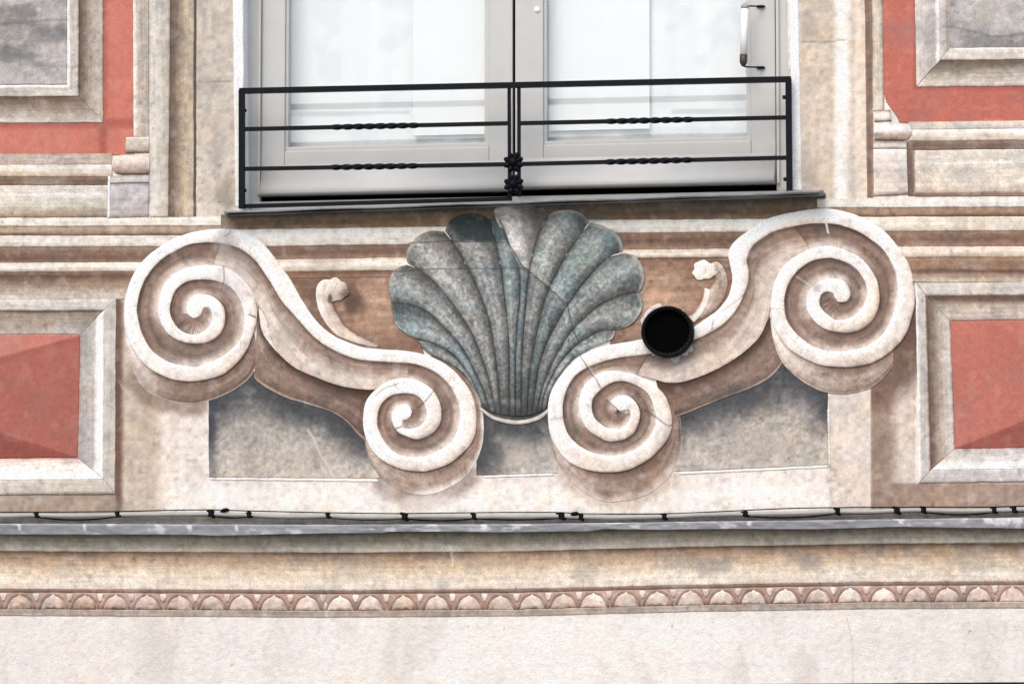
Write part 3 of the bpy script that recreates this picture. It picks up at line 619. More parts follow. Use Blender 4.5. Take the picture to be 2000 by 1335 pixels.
stripes('outer_fillet', lr, [(1818, 918), (XR, 912)], [(1795, 943), (XR, 938)], [(0, 8, (206, 200, 198)), (.85, 8, (202, 194, 190)), (1, 5, (160, 138, 124))])

# ================================================================== SCROLLS
def wind(pts, c, cw):
    """unwrapped angle of a dense curve about c (grows outward from the eye)"""
    a = np.unwrap(np.arctan2(pts[:, 1]-c[1], pts[:, 0]-c[0])); return a if cw else -a
def pair(a, b):
    """match two edges of a ribbon: monotone nearest point, smoothed"""
    j = 0; idx = []; wnd = 60
    for i in range(len(a)):
        e = min(len(b), j+wnd); dd = np.hypot(*(b[j:e]-a[i]).T); pen = np.arange(e-j)*.05
        j = j+int(np.argmin(dd+pen)); idx.append(j)
    idx = np.array(idx, float); idx[-1] = len(b)-1; idx[0] = 0
    k = np.ones(41)/41; idx = np.convolve(np.pad(idx, 20, mode='edge'), k, 'valid'); idx = np.maximum.accumulate(idx)
    q = np.arange(len(b)); return np.stack([np.interp(idx, q, b[:, 0]), np.interp(idx, q, b[:, 1])], 1)
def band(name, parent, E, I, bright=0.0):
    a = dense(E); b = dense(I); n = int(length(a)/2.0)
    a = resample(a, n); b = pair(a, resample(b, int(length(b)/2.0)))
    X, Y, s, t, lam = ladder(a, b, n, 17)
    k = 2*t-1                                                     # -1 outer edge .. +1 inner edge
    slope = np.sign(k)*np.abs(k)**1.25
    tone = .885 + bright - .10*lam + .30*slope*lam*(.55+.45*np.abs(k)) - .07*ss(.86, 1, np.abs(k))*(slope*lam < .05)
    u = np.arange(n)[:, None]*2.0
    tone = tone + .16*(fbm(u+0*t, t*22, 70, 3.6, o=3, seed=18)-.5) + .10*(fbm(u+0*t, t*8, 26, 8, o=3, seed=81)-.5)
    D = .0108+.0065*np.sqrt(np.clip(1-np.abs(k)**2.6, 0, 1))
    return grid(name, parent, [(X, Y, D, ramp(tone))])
def channel(name, parent, E, I, c, cw, stop=None):
    e = dense(E); i = dense(I); te = wind(e, c, cw); ti = wind(i, c, cw)
    re = np.hypot(*(e-np.array(c)).T); ri = np.hypot(*(i-np.array(c)).T)
    def mono(t, r):
        o = np.argsort(t); return t[o], r[o]
    te, re = mono(te, re); ti, ri = mono(ti, ri)
    # bring both windings to the same branch: the outer end of I lies just inside the outer end of E
    ti = ti + 2*math.pi*round((te[-1]-ti[-1])/(2*math.pi))
    t0, t1 = ti[0], ti[-1]
    n = int((t1-t0)*70/1.6); th = np.linspace(t0, t1, n)
    ro = np.interp(th, ti, ri)+3; rin = np.where(th-2*math.pi >= te[0], np.interp(th-2*math.pi, te, re)-3, 1.0); rin = np.minimum(rin, ro-2)
    ang = th if cw else -th
    A = np.stack([c[0]+np.cos(ang)*ro, c[1]+np.sin(ang)*ro], 1); B = np.stack([c[0]+np.cos(ang)*rin, c[1]+np.sin(ang)*rin], 1)
    X, Y, s, t, lam = ladder(A, B, n, 20)
    fac = (ro[:, None]*(1-t)+rin[:, None]*t)/ro[:, None]
    return channel_paint(name, parent, X, Y, s, t, lam, ro-rin, fac)
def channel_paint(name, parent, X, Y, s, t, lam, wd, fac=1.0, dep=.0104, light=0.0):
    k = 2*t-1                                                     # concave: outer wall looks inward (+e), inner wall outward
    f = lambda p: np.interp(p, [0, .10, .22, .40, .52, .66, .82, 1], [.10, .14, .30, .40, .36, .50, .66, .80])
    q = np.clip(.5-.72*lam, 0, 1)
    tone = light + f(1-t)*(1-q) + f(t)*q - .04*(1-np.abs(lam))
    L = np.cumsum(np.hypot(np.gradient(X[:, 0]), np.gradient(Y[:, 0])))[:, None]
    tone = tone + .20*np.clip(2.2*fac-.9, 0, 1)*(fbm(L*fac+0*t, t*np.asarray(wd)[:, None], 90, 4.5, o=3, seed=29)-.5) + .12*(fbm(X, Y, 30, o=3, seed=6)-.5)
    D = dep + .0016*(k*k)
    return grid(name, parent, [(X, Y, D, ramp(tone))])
def side(name, parent, A, B, tone0, left=.0, rim=.85, rim_from=.35, dep=.0045, fade=0.0, fade2=0.0):
    """the painted thickness below a volute or a band, from the band edge A to the outline B"""
    def col(X, Y, s, t, lam):
        tn = tone0 + left*(1-ss(.05, .55, s)) - .07*ss(.6, 1, s) - .17*(1-ss(.0, .40, t)) + .16*np.sin(np.clip(t, 0, 1)*2.6)**2 - .05*ss(.8, 1, t)
        L = s*400
        tn = tn + .16*(fbm(L, t*40, 70, 5, o=3, seed=35)-.5) + .10*(fbm(X, Y, 24, o=3, seed=50)-.5)
        c = ramp(tn); k = ss(.935, .965, t)*ss(rim_from-.1, rim_from+.1, s)*rim*(1-.8*(fade > .9)*(1-ss(.7, .85, s)))
        c = mix2(c, c3((205, 192, 178)), k)
        c = mix2(c, c3((206, 190, 176)), ss(.45, 1.0, t+.35*(fbm(X, Y, 34, o=3, seed=54)-.5))*fade2*(1-ss(.30, .55, s)))
        return mix2(c, c3((234, 223, 213)), ss(.60, 1.02, t+.30*(fbm(X, Y, 34, o=3, seed=53)-.5))*fade*ss(.12, .4, s)*(1-ss(.72, .9, s)))
    taper = .85 if fade or fade2 else 0
    return loft(name, parent, A, B, lambda s, t: dep*(1-taper*ss(.6, 1, t)), col, 2.0)
def inner(name, parent, A, B, light, dep=.0098, tail=None):
    """the hollow face of the S between its band and its lower edge"""
    a = dense(A); b = dense(B); n = int(max(length(a), length(b))/2.0); a = resample(a, n); b = resample(b, n)
    wd = np.linalg.norm(a-b, axis=1); X, Y, s, t, lam = ladder(a, b, n, 46)
    L = np.cumsum(np.hypot(np.gradient(X[:, 0]), np.gradient(Y[:, 0])))[:, None]
    tone = .38 + light*ss(.05, .75, t)*(1-.75*ss(.84, .99, s)) - .14*(1-ss(0, .12, t)) - .10*ss(.9, 1, t)
    tone = tone + .20*(fbm(L+0*t, t*wd[:, None], 120, 7, o=3, seed=72)-.5) + .12*(fbm(X, Y, 40, o=3, seed=16)-.5)
    c = ramp(tone); c = mix2(c, c3((214, 200, 184)), ss(.95, .985, t)*.55)
    return grid(name, parent, [(X, Y, dep+.0016*(2*t-1)**2, c)])

# --- left scroll: eye of the big volute -> S -> eye of the small volute
A_E = [(365, 612), (364, 596), (372, 582), (388, 574), (410, 577), (429, 588), (439, 606), (439, 632), (429, 654), (408, 668), (380, 671), (350, 665), (325, 648), (311, 622), (309, 595), (316, 563), (332, 542), (356, 526), (385, 519), (417, 518), (444, 524), (470, 541), (490, 566), (501, 597), (502, 625), (494, 655), (480, 688), (456, 716), (425, 736), (380, 745), (345, 743), (318, 734), (282, 712), (256, 674), (244, 637), (242, 605), (247, 570), (263, 531), (290, 499), (326, 473), (365, 456), (402, 449), (435, 447)]
S_L_E = [(468, 450), (500, 464), (521, 483), (540, 507), (568, 547), (590, 585), (618, 626), (652, 655), (702, 676), (748, 682)]
B_E = [(799, 686), (840, 696), (870, 711), (900, 737), (921, 768), (930, 800), (931, 822), (928, 849), (915, 873), (882, 903), (840, 919), (795, 919), (757, 905), (730, 884), (714, 854), (709, 822), (714, 786), (730, 764), (757, 745), (787, 738), (812, 741), (840, 756), (857, 780), (863, 805), (858, 830), (842, 848), (817, 858), (795, 853), (775, 841), (765, 820), (768, 802), (784, 790), (798, 792), (805, 803)]
A_I = [(370, 620), (384, 621), (393, 614), (396, 605), (400, 601), (407, 602), (413, 610), (414, 622), (410, 634), (398, 647), (377, 653), (355, 646), (340, 630), (332, 609), (335, 586), (346, 564), (366, 550), (394, 546), (422, 549), (448, 560), (467, 582), (476, 608), (477, 630), (470, 660), (448, 685), (422, 702), (395, 712), (372, 716), (328, 705), (297, 684), (279, 654), (270, 622), (268, 602), (275, 567), (290, 536), (317, 506), (344, 490), (373, 477), (402, 474), (430, 476)]
S_L_I = [(455, 481), (478, 492), (501, 512), (527, 549), (551, 588), (585, 627), (618, 662), (660, 688), (702, 702), (757, 707)]
B_I = [(796, 709), (825, 715), (852, 728), (876, 750), (892, 776), (898, 800), (897, 824), (884, 857), (862, 876), (825, 891), (788, 890), (765, 878), (750, 860), (740, 840), (737, 822), (740, 800), (750, 783), (768, 771), (788, 768), (810, 771), (826, 783), (832, 800), (832, 815), (823, 829), (807, 836), (792, 837), (786, 830), (788, 821), (796, 819), (803, 811)]
sc = thing('scroll_ornament', 'cream and brown painted scroll left of the shell, without the pipe', 'scroll', V(590, 965), 'mirrored scrolls flanking the shell')
side('volute_side', sc, [(262, 600), (258, 640), (270, 680), (296, 712), (330, 732), (380, 738), (425, 728), (456, 708), (478, 684), (490, 650), (492, 630)], DRUM_A, .27, .44, fade2=.75)
side('underside', sc, [(504, 590), (510, 640), (525, 668), (547, 693), (576, 717), (618, 736), (668, 752), (727, 759), (745, 762)], [(497, 735), (500, 742), (526, 760), (560, 777), (601, 789), (643, 802), (677, 823), (708, 856), (730, 870)], .21, .06, .6, .0, .004)
inner('hollow', sc, A_I[-3:]+S_L_I+B_I[:4], [(380, 526), (417, 524), (444, 530), (468, 548), (486, 570), (500, 592), (512, 606), (521, 626), (530, 663), (547, 693), (576, 718), (618, 737), (668, 754), (727, 761), (757, 752), (787, 744), (812, 747), (838, 762), (850, 776)], .30)
side('volute_side', sc, [(730, 826), (735, 868), (756, 896), (795, 908), (840, 908), (880, 893), (905, 868), (918, 840), (920, 810), (910, 772), (890, 740), (866, 718), (838, 700)][:13], DRUM_B, .27, .16, .8, .66, fade=.95)
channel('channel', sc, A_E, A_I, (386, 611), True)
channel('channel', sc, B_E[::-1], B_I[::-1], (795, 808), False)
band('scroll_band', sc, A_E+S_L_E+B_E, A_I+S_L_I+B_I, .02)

# --- right scroll: eye of the big volute -> S -> eye of the small volute
C_E = [(1640, 590), (1654, 589), (1661, 578), (1659, 563), (1650, 550), (1633, 544), (1610, 546), (1590, 556), (1577, 574), (1574, 592), (1578, 610), (1593, 630), (1614, 643), (1635, 648), (1658, 650), (1684, 643), (1705, 625), (1716, 600), (1718, 582), (1716, 557), (1709, 537), (1692, 514), (1672, 498), (1642, 485), (1613, 480), (1584, 486), (1556, 499), (1530, 520), (1513, 550), (1506, 580), (1505, 605), (1512, 640), (1533, 673), (1560, 694), (1598, 712), (1635, 717), (1672, 716), (1710, 707), (1747, 681), (1770, 652), (1782, 618), (1787, 585), (1782, 535), (1767, 502), (1740, 464), (1710, 440), (1672, 420), (1628, 409), (1590, 408), (1545, 415)]
S_R_E = [(1500, 427), (1467, 447), (1436, 470), (1423, 493), (1426, 518), (1430, 540), (1429, 556), (1421, 580), (1402, 605), (1380, 621), (1350, 640), (1300, 655)]
D_E = [(1250, 663), (1200, 672), (1163, 681), (1134, 695), (1110, 716), (1088, 744), (1074, 773), (1070, 802), (1073, 840), (1087, 875), (1110, 902), (1145, 917), (1185, 922), (1230, 917), (1267, 897), (1293, 873), (1308, 850), (1313, 820), (1305, 785), (1290, 762), (1260, 740), (1222, 726), (1193, 724), (1170, 729), (1148, 744), (1134, 766), (1130, 792), (1134, 815), (1148, 839), (1176, 857), (1193, 862), (1220, 858), (1239, 844), (1249, 820), (1249, 799), (1238, 781), (1221, 771), (1204, 774), (1192, 785)]
C_I = [(1636, 589), (1630, 581), (1627, 574), (1618, 570), (1606, 575), (1601, 588), (1603, 598), (1611, 609), (1627, 622), (1640, 625), (1664, 618), (1684, 600), (1693, 577), (1692, 557), (1680, 535), (1662, 518), (1636, 507), (1612, 504), (1584, 511), (1560, 528), (1543, 550), (1534, 573), (1532, 596), (1536, 622), (1552, 647), (1578, 670), (1605, 682), (1635, 686), (1665, 683), (1695, 674), (1718, 658), (1737, 632), (1748, 602), (1753, 578), (1752, 550), (1744, 520), (1725, 488), (1695, 464), (1665, 448), (1628, 438), (1590, 437), (1552, 442)]
S_R_I = [(1522, 449), (1495, 462), (1470, 482), (1459, 507), (1463, 530), (1461, 553), (1452, 578), (1437, 607), (1417, 630), (1395, 645), (1365, 660), (1312, 680)]
D_I = [(1267, 691), (1222, 697), (1185, 704), (1155, 714), (1128, 730), (1111, 753), (1102, 777), (1099, 796), (1102, 822), (1110, 846), (1125, 864), (1148, 879), (1178, 888), (1208, 888), (1238, 879), (1262, 862), (1276, 842), (1282, 820), (1278, 800), (1271, 778), (1257, 761), (1232, 748), (1212, 744), (1190, 750), (1170, 765), (1158, 780), (1156, 796), (1161, 814), (1174, 828), (1187, 835), (1207, 837), (1222, 830), (1231, 814), (1229, 801), (1222, 800), (1212, 803), (1204, 796)]
sr = thing('scroll_ornament', 'cream and brown painted scroll right of the shell, pierced by the black pipe', 'scroll', V(1430, 980), 'mirrored scrolls flanking the shell')
side('volute_side', sr, [(1524, 600), (1522, 630), (1534, 660), (1560, 684), (1598, 702), (1635, 708), (1672, 706), (1704, 698), (1730, 682), (1745, 665)], [(1504, 600), (1505, 632), (1512, 670), (1527, 707), (1545, 726), (1568, 745), (1598, 761), (1622, 768), (1650, 769), (1680, 764), (1702, 756), (1725, 738), (1745, 712)], .38, .36, .7, .12)
side('underside', sr, [(1512, 600), (1497, 630), (1483, 658), (1457, 683), (1420, 709), (1378, 729), (1336, 743), (1306, 746), (1280, 741)], [(1530, 705), (1525, 714), (1504, 737), (1470, 756), (1420, 775), (1378, 791), (1336, 808), (1318, 815), (1300, 812)], .24, .0, .6, .0, .004)
inner('hollow', sr, C_I[-3:]+S_R_I+D_I[:4], [(1613, 486), (1584, 492), (1558, 504), (1532, 526), (1517, 552), (1510, 578), (1505, 600), (1497, 630), (1483, 659), (1457, 684), (1420, 710), (1378, 731), (1336, 745), (1306, 747), (1285, 743), (1258, 736), (1222, 730), (1193, 728), (1170, 733)], .32)
side('volute_side', sr, [(1092, 800), (1092, 842), (1104, 872), (1122, 892), (1150, 908), (1185, 912), (1228, 908), (1260, 892), (1284, 868), (1298, 846), (1302, 820), (1296, 790)], DRUM_D, .29, .16, .7, .88, fade=.75)
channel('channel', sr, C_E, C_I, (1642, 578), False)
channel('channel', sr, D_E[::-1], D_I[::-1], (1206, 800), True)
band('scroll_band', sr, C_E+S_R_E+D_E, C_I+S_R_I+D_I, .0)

# --- leaf sprouts rising from the bands
def sprout(parent, A, B, blob, tone):
    def col(X, Y, s, t, lam):
        tn = tone + .18*(2*t-1)*lam*1.2 - .2*ss(.75, 1, t) - .16*ss(.85, 1, s) + .2*(fbm(s*140, t*24, 40, 5, o=3, seed=5)-.5)
        return ramp(tn)
    loft('leaf_sprout', parent, A, B, lambda s, t: .006+.004*np.sin(np.pi*t), col, 1.6)
    th = np.linspace(0, 2*math.pi, 48)[:, None]; r = np.linspace(0, 1, 14)[None, :]
    rr = 1+.10*np.sin(th*3+1)+.06*np.sin(th*7)
    X = blob[0]+np.cos(th)*r*blob[2]*rr; Y = blob[1]+np.sin(th)*r*blob[3]*rr
    lam = np.cos(th)*LX+np.sin(th)*LY
    grid('leaf_bud', parent, [(X, Y, .010+.004*np.sqrt(1-r*r*.98)+0*X, ramp(blob[4]+.2*lam*r**2-.1*ss(.85, 1, r)+0*X))])
sprout(sc, [(650, 548), (634, 546), (622, 554), (617, 572), (620, 596), (632, 624), (656, 652), (692, 668), (734, 678)], [(654, 564), (647, 566), (645, 574), (649, 590), (660, 612), (678, 636), (702, 655), (722, 665), (744, 675)], (656, 567, 24, 23, .70), .70)
sprout(sr, [(1384, 516), (1402, 512), (1416, 528), (1421, 552), (1416, 578), (1400, 602), (1378, 618), (1352, 632)], [(1388, 530), (1394, 534), (1396, 546), (1390, 558), (1380, 572), (1370, 592), (1356, 610), (1340, 622)], (1376, 528, 24, 19, .88), .56)
loft('leaf_light', sr, [(1376, 562), (1372, 586), (1358, 608), (1346, 620)], [(1388, 566), (1384, 590), (1370, 614), (1356, 630)], .0115, lambda X, Y, s, t, l: ramp(.86-.25*np.abs(2*t-1)**2+0*s), 1.6)

# ================================================================== SHELL
Z = lambda pts: [(700+x/2.9017, 390+y/2.9017) for x, y in pts]
GR = [Z(q) for q in (
    [(330, 790), (385, 862), (470, 905), (560, 958), (625, 1020), (675, 1105), (703, 1180)],
    [(330, 790), (430, 815), (540, 880), (620, 980), (680, 1100), (724, 1186)],
    [(186, 586), (290, 595), (380, 630), (480, 720), (580, 830), (650, 950), (706, 1070), (748, 1196)],
    [(282, 368), (350, 400), (430, 470), (510, 560), (590, 670), (660, 790), (720, 950), (755, 1080), (778, 1206)],
    [(490, 178), (540, 250), (600, 350), (660, 470), (710, 590), (750, 720), (775, 880), (794, 1030), (808, 1215)],
    [(745, 112), (770, 200), (795, 320), (815, 430), (830, 560), (845, 700), (855, 850), (857, 1000), (858, 1222)],
    [(846, 160), (890, 300), (915, 420), (915, 560), (902, 700), (892, 850), (890, 1000), (892, 1226)],
    [(1078, 84), (1020, 200), (985, 320), (962, 450), (948, 600), (936, 760), (928, 900), (926, 1050), (924, 1226)],
    [(1310, 130), (1250, 210), (1170, 330), (1100, 460), (1052, 580), (1018, 720), (990, 870), (970, 1010), (956, 1222)],
    [(1500, 300), (1410, 332), (1310, 430), (1210, 560), (1130, 690), (1072, 800), (1030, 920), (1005, 1050), (986, 1216)],
    [(1588, 526), (1480, 545), (1380, 590), (1290, 660), (1210, 740), (1140, 850), (1080, 970), (1040, 1080), (1012, 1208)],
    [(1455, 740), (1370, 745), (1280, 790), (1210, 850), (1140, 930), (1090, 1020), (1052, 1110), (1038, 1196)],
    [(1290, 850), (1200, 920), (1130, 1010), (1090, 1085), (1064, 1186)])]
LOBE = [Z(q) for q in (
    [(330, 790), (330, 791), (331, 792)],
    [(330, 790), (258, 748), (203, 690), (186, 586)],
    [(186, 586), (172, 500), (190, 415), (230, 382), (282, 368)],
    [(282, 368), (268, 310), (290, 255), (340, 205), (410, 176), (490, 178)],
    [(490, 178), (520, 118), (590, 82), (680, 82), (745, 112)],
    [(745, 112), (775, 92), (810, 112), (846, 160)],
    [(846, 160), (768, 60), (860, 36), (960, 34), (1050, 50), (1078, 84)],
    [(1078, 84), (1128, 62), (1220, 60), (1282, 88), (1310, 130)],
    [(1310, 130), (1385, 146), (1455, 188), (1492, 240), (1500, 300)],
    [(1500, 300), (1562, 316), (1606, 368), (1622, 440), (1606, 500), (1588, 526)],
    [(1588, 526), (1612, 590), (1590, 655), (1535, 710), (1455, 740)],
    [(1455, 740), (1440, 786), (1375, 815), (1290, 850)])]
sh = thing('scallop_shell', 'grey and blue green fluted scallop shell between the two scrolls', 'shell', V(1010, 826))
TINT = [(130, 138, 138), (126, 138, 140), (138, 140, 136), (144, 143, 138), (132, 136, 134), (120, 134, 134), (164, 161, 157), (130, 134, 132), (118, 134, 134), (132, 134, 130), (124, 134, 134), (138, 146, 144)]
def flute(k):
    a = resample(dense(GR[k][::-1]), 290); b = resample(dense(GR[k+1][::-1]), 290); n = 290
    lobe = resample(dense(LOBE[k]), 200)
    wd = np.linalg.norm(a-b, axis=1).max(); m = max(16, int(wd/1.5))
    X, Y, s, t, lam = ladder(a, b, n, m)
    tip = resample(lobe, m)
    wgt = ss(.62, 1, s)**1.6
    X = X + (tip[None, :, 0]-(a[-1, 0]*(1-t)+b[-1, 0]*t))*wgt; Y = Y + (tip[None, :, 1]-(a[-1, 1]*(1-t)+b[-1, 1]*t))*wgt
    q = 2*t-1; e = b-a
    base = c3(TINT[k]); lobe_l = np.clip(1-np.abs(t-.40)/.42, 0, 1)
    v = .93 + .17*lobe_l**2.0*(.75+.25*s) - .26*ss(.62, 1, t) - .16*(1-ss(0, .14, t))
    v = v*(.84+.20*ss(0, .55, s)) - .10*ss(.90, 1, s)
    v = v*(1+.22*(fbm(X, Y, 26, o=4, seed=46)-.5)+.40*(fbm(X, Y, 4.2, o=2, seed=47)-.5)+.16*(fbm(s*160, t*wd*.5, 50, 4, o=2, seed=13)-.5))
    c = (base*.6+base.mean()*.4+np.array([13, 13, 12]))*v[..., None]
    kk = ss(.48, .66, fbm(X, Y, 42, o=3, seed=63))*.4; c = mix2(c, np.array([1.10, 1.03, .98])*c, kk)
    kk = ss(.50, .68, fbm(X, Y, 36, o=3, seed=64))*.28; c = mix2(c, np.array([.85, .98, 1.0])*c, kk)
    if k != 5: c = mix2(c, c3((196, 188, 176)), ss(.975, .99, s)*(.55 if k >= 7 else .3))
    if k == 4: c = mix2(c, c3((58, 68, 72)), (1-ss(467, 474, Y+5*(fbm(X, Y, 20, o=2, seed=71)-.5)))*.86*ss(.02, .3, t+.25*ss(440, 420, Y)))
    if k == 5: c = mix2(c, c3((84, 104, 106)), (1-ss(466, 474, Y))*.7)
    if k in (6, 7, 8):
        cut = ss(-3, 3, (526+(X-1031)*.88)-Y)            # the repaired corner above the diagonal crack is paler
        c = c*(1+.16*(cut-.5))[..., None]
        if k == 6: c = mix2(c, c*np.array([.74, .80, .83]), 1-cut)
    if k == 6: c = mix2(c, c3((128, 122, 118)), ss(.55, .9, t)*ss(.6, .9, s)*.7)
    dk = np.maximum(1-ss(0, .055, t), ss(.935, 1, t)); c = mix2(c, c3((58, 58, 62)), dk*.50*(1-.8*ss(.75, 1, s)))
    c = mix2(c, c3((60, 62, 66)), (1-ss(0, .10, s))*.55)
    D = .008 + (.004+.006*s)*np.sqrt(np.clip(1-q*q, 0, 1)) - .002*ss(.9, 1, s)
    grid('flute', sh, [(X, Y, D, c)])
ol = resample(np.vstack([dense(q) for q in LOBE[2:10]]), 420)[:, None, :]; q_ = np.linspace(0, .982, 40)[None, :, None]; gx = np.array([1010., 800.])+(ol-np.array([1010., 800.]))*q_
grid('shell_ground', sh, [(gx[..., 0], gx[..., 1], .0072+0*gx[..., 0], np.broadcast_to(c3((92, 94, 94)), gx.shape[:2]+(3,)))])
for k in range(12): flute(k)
loft('base_rim', sh, Z([(690, 1168), (760, 1218), (830, 1240), (900, 1248), (970, 1240), (1030, 1215), (1075, 1180)]), Z([(685, 1190), (755, 1240), (830, 1266), (900, 1274), (975, 1264), (1040, 1238), (1085, 1200)]), lambda s, t: .006+.004*np.sin(np.pi*t),
     lambda X, Y, s, t, l: mix2(np.broadcast_to(c3((205, 198, 186)), X.shape+(3,)), c3((120, 112, 106)), ss(.55, 1, np.abs(2*t-1))*.7), 1.6)

# ================================================================== LEDGE, CABLES
led = thing('ledge', 'lavender grey sheet metal ledge with dented lower edge above the leaf frieze', 'ledge', V(1000, 1040))
TOPY = lambda x: 1023 + np.interp(x, [-300, 0, 650, 1000, 1350, 1600, 2000, 2300], [0, -1, 1, 0, -5, -8, -13, -16])
BOTY = lambda x: np.interp(x, [-300, 0, 380, 420, 650, 745, 760, 900, 950, 1150, 1180, 1300, 1450, 1600, 1750, 2000, 2300], [1041, 1042, 1043, 1045, 1040, 1039.5, 1037, 1037, 1038.5, 1036, 1032.5, 1033, 1032, 1032, 1028, 1031, 1029])
xs = np.arange(XL, XR, 3.0)
def ledge_rows(rows):  # rows of world points
    X = np.array([r[0] for r in rows]); return X
yt = TOPY(xs)+.7*(fbm(xs, 0*xs, 40, o=3, seed=1)-.5)*2; yb = BOTY(xs)+1.6*(fbm(xs, 0*xs+9, 50, o=3, seed=4)-.5)
LD = .036
rows = []; fz = [0, .12, .3, .5, .7, .88, 1.0]
top = P(xs, yt, LD); bot = P(xs, yb, LD+.002)
back = top.copy(); back[:, 1] = -.001; back[:, 2] += .0015
und = bot.copy(); und[:, 1] = -.014; und[:, 2] += .001
und2 = bot.copy(); und2[:, 1] = -.034; und2[:, 2] -= .0005
pts = [back] + [top*(1-k)+bot*k for k in fz] + [und2, und]
pts = np.array(pts)
dent = .004*(fbm(np.broadcast_to(xs, (len(fz), len(xs))), np.array(fz)[:, None]*20, 45, 20, o=3, seed=20)-.5)
pts[1:1+len(fz), :, 1] += dent
cc = np.broadcast_to(c3((128, 129, 133)), pts.shape[:2]+(3,)).copy()
XX = np.broadcast_to(xs, pts.shape[:2]); RR = np.broadcast_to(np.arange(len(pts))[:, None]*3.0, XX.shape)
cc = cc*(1+.30*(fbm(XX, RR, 60, 10, o=4, seed=2)-.5))[..., None]
cc = mix2(cc, c3((205, 204, 210)), ss(.6, .75, fbm(XX, RR, 30, 14, o=3, seed=70))*.7)
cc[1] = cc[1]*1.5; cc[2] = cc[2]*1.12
for px, r in [(370, 8), (165, 4), (462, 4), (945, 8), (1465, 7), (38, 4), (1760, 9), (1955, 26), (1930, 14), (1985, 18)]:
    kk = (1-ss(.4, 1, np.hypot((XX-px)/r, (RR-8)/9) + .8*(fbm(XX, RR, 6, 4, o=2, seed=73)-.5)))*.65; cc = mix2(cc, c3((252, 250, 250)), kk)
cc[-2:] = c3((70, 70, 74))  # underside rows coloured dark, shade put into the paint
n, m = pts.shape[:2]; i = (np.arange(n-1)[:, None]*m+np.arange(m-1)[None, :]).ravel(); f = np.stack([i, i+m, i+m+1, i+1], 1)
me = bpy.data.meshes.new('sheet_metal'); me.from_pydata(pts.reshape(-1, 3).tolist(), [], f.tolist()); me.update()
a = me.color_attributes.new('paint', 'FLOAT_COLOR', 'POINT'); a.data.foreach_set('color', np.c_[lin(cc).reshape(-1, 3)*ALB, np.ones(n*m)].ravel())
link('sheet_metal', me, M['sheet'], led)
stripes('grimy_strip', wall, [(XL, 1004), (1000, 1006), (XR, 990)], [(XL, 1024), (1000, 1025), (XR, 1008)], [(0, 1.5, (196, 184, 172)), (.35, 2, (168, 160, 152)), (1, 2, (140, 134, 130))])

# cables: a light grey sheathed one and a thin black one, strapped by black clips
CL = [(72, 1005), (230, 1004), (413, 1002.5), (487, 1004.5), (641, 1006), (791, 1008), (926, 1008), (1097, 1007), (1135, 1009), (1298, 1008), (1456, 1003), (1636, 998), (1752, 996), (1804, 995), (1942, 995.5), (1981, 994.5)]
def cable_y(x, sag, seed):
    y = np.interp(x, [XL]+[c[0] for c in CL]+[XR], [1008]+[c[1] for c in CL]+[990])
    kx = np.array([XL]+[c[0] for c in CL]+[XR], float); j = np.clip(np.searchsorted(kx, x)-1, 0, len(kx)-2)
    t = (x-kx[j])/(kx[j+1]-kx[j]); rs = np.random.RandomState(seed).rand(len(kx))
    return y + sag*np.clip((kx[j+1]-kx[j])/150, 0, 1.3)*(rs[j]-.25)*4*t*(1-t)
xc = np.arange(XL, XR, 12.0)
yc = cable_y(xc, 4.0, 3)
o = sweep('grey_cable', P(xc, yc, .012).tolist(), .0042, 'cable', None, 10, base=V(1000, 1008, .01)); tag(o, 'light grey cable strapped along the wall above the metal ledge', 'cable')
yk = cable_y(xc, -1.0, 9)-6.5+1.2*np.sin(xc/90)
o = sweep('black_wire', P(xc, yk, .010).tolist(), .0011, 'black', None, 6, base=V(1000, 1000, .01)); tag(o, 'thin black wire running just above the grey cable', 'wire')
yk2 = cable_y(xc, 9.0, 5)+4.0
o = sweep('black_wire', P(xc, yk2, .007).tolist(), .0014, 'black', None, 6, base=V(1000, 1012, .01)); tag(o, 'sagging black wire running under the grey cable', 'wire')
def clip_mesh():
    bm = bmesh.new()
    for (r, dx, dz, sx, sz) in ((.0062, 0, 0, 1.0, .95), (.0042, .004, -.004, .9, .8), (.0036, -.005, .003, 1.2, .8)):
        q = bmesh.ops.create_icosphere(bm, subdivisions=2, radius=r)
        for v in q['verts']: v.co = Vector((v.co.x*sx+dx, v.co.y*.8, v.co.z*sz+dz))
    q = bmesh.ops.create_cube(bm, size=1)
    for v in q['verts']: v.co = Vector((v.co.x*.0075, v.co.y*.010, v.co.z*.013))
    bmesh.ops.bevel(bm, geom=list({e for v in q['verts'] for e in v.link_edges}), offset=.0015, segments=1, affect='EDGES')
    me = bpy.data.meshes.new('cable_clip'); bm.to_mesh(me); bm.free(); me.materials.append(M['black']); return me
cm = clip_mesh()
WHERE = ['under the red panel at the far left', 'below the corner of the left red panel frame', 'below the left edge of the grey field', 'just right of the small black splice', 'under the left grey field',
         'below the left small volute', 'below the shell', 'left of the twin clip under the right small volute', 'right of the small black splice under the right small volute', 'below the right side of the right small volute',
         'under the middle of the right grey field', 'under the pale strip below the right volute', 'below the gap left of the right red panel', 'at the lower left corner of the right red panel', 'below the right red panel, before the last clip', 'at the right end of the cable']
for k, (x, y) in enumerate(CL):
    o = bpy.data.objects.new('cable_clip', cm); COL.objects.link(o); o.location = V(x, y, .013); o.rotation_euler = (0, random.uniform(-.4, .4), 0)
    sc_ = random.uniform(.9, 1.15); o.scale = (sc_*random.uniform(.9, 1.3), 1, sc_); tag(o, 'black cable clip '+WHERE[k], 'clip', 'clips along the grey cable')
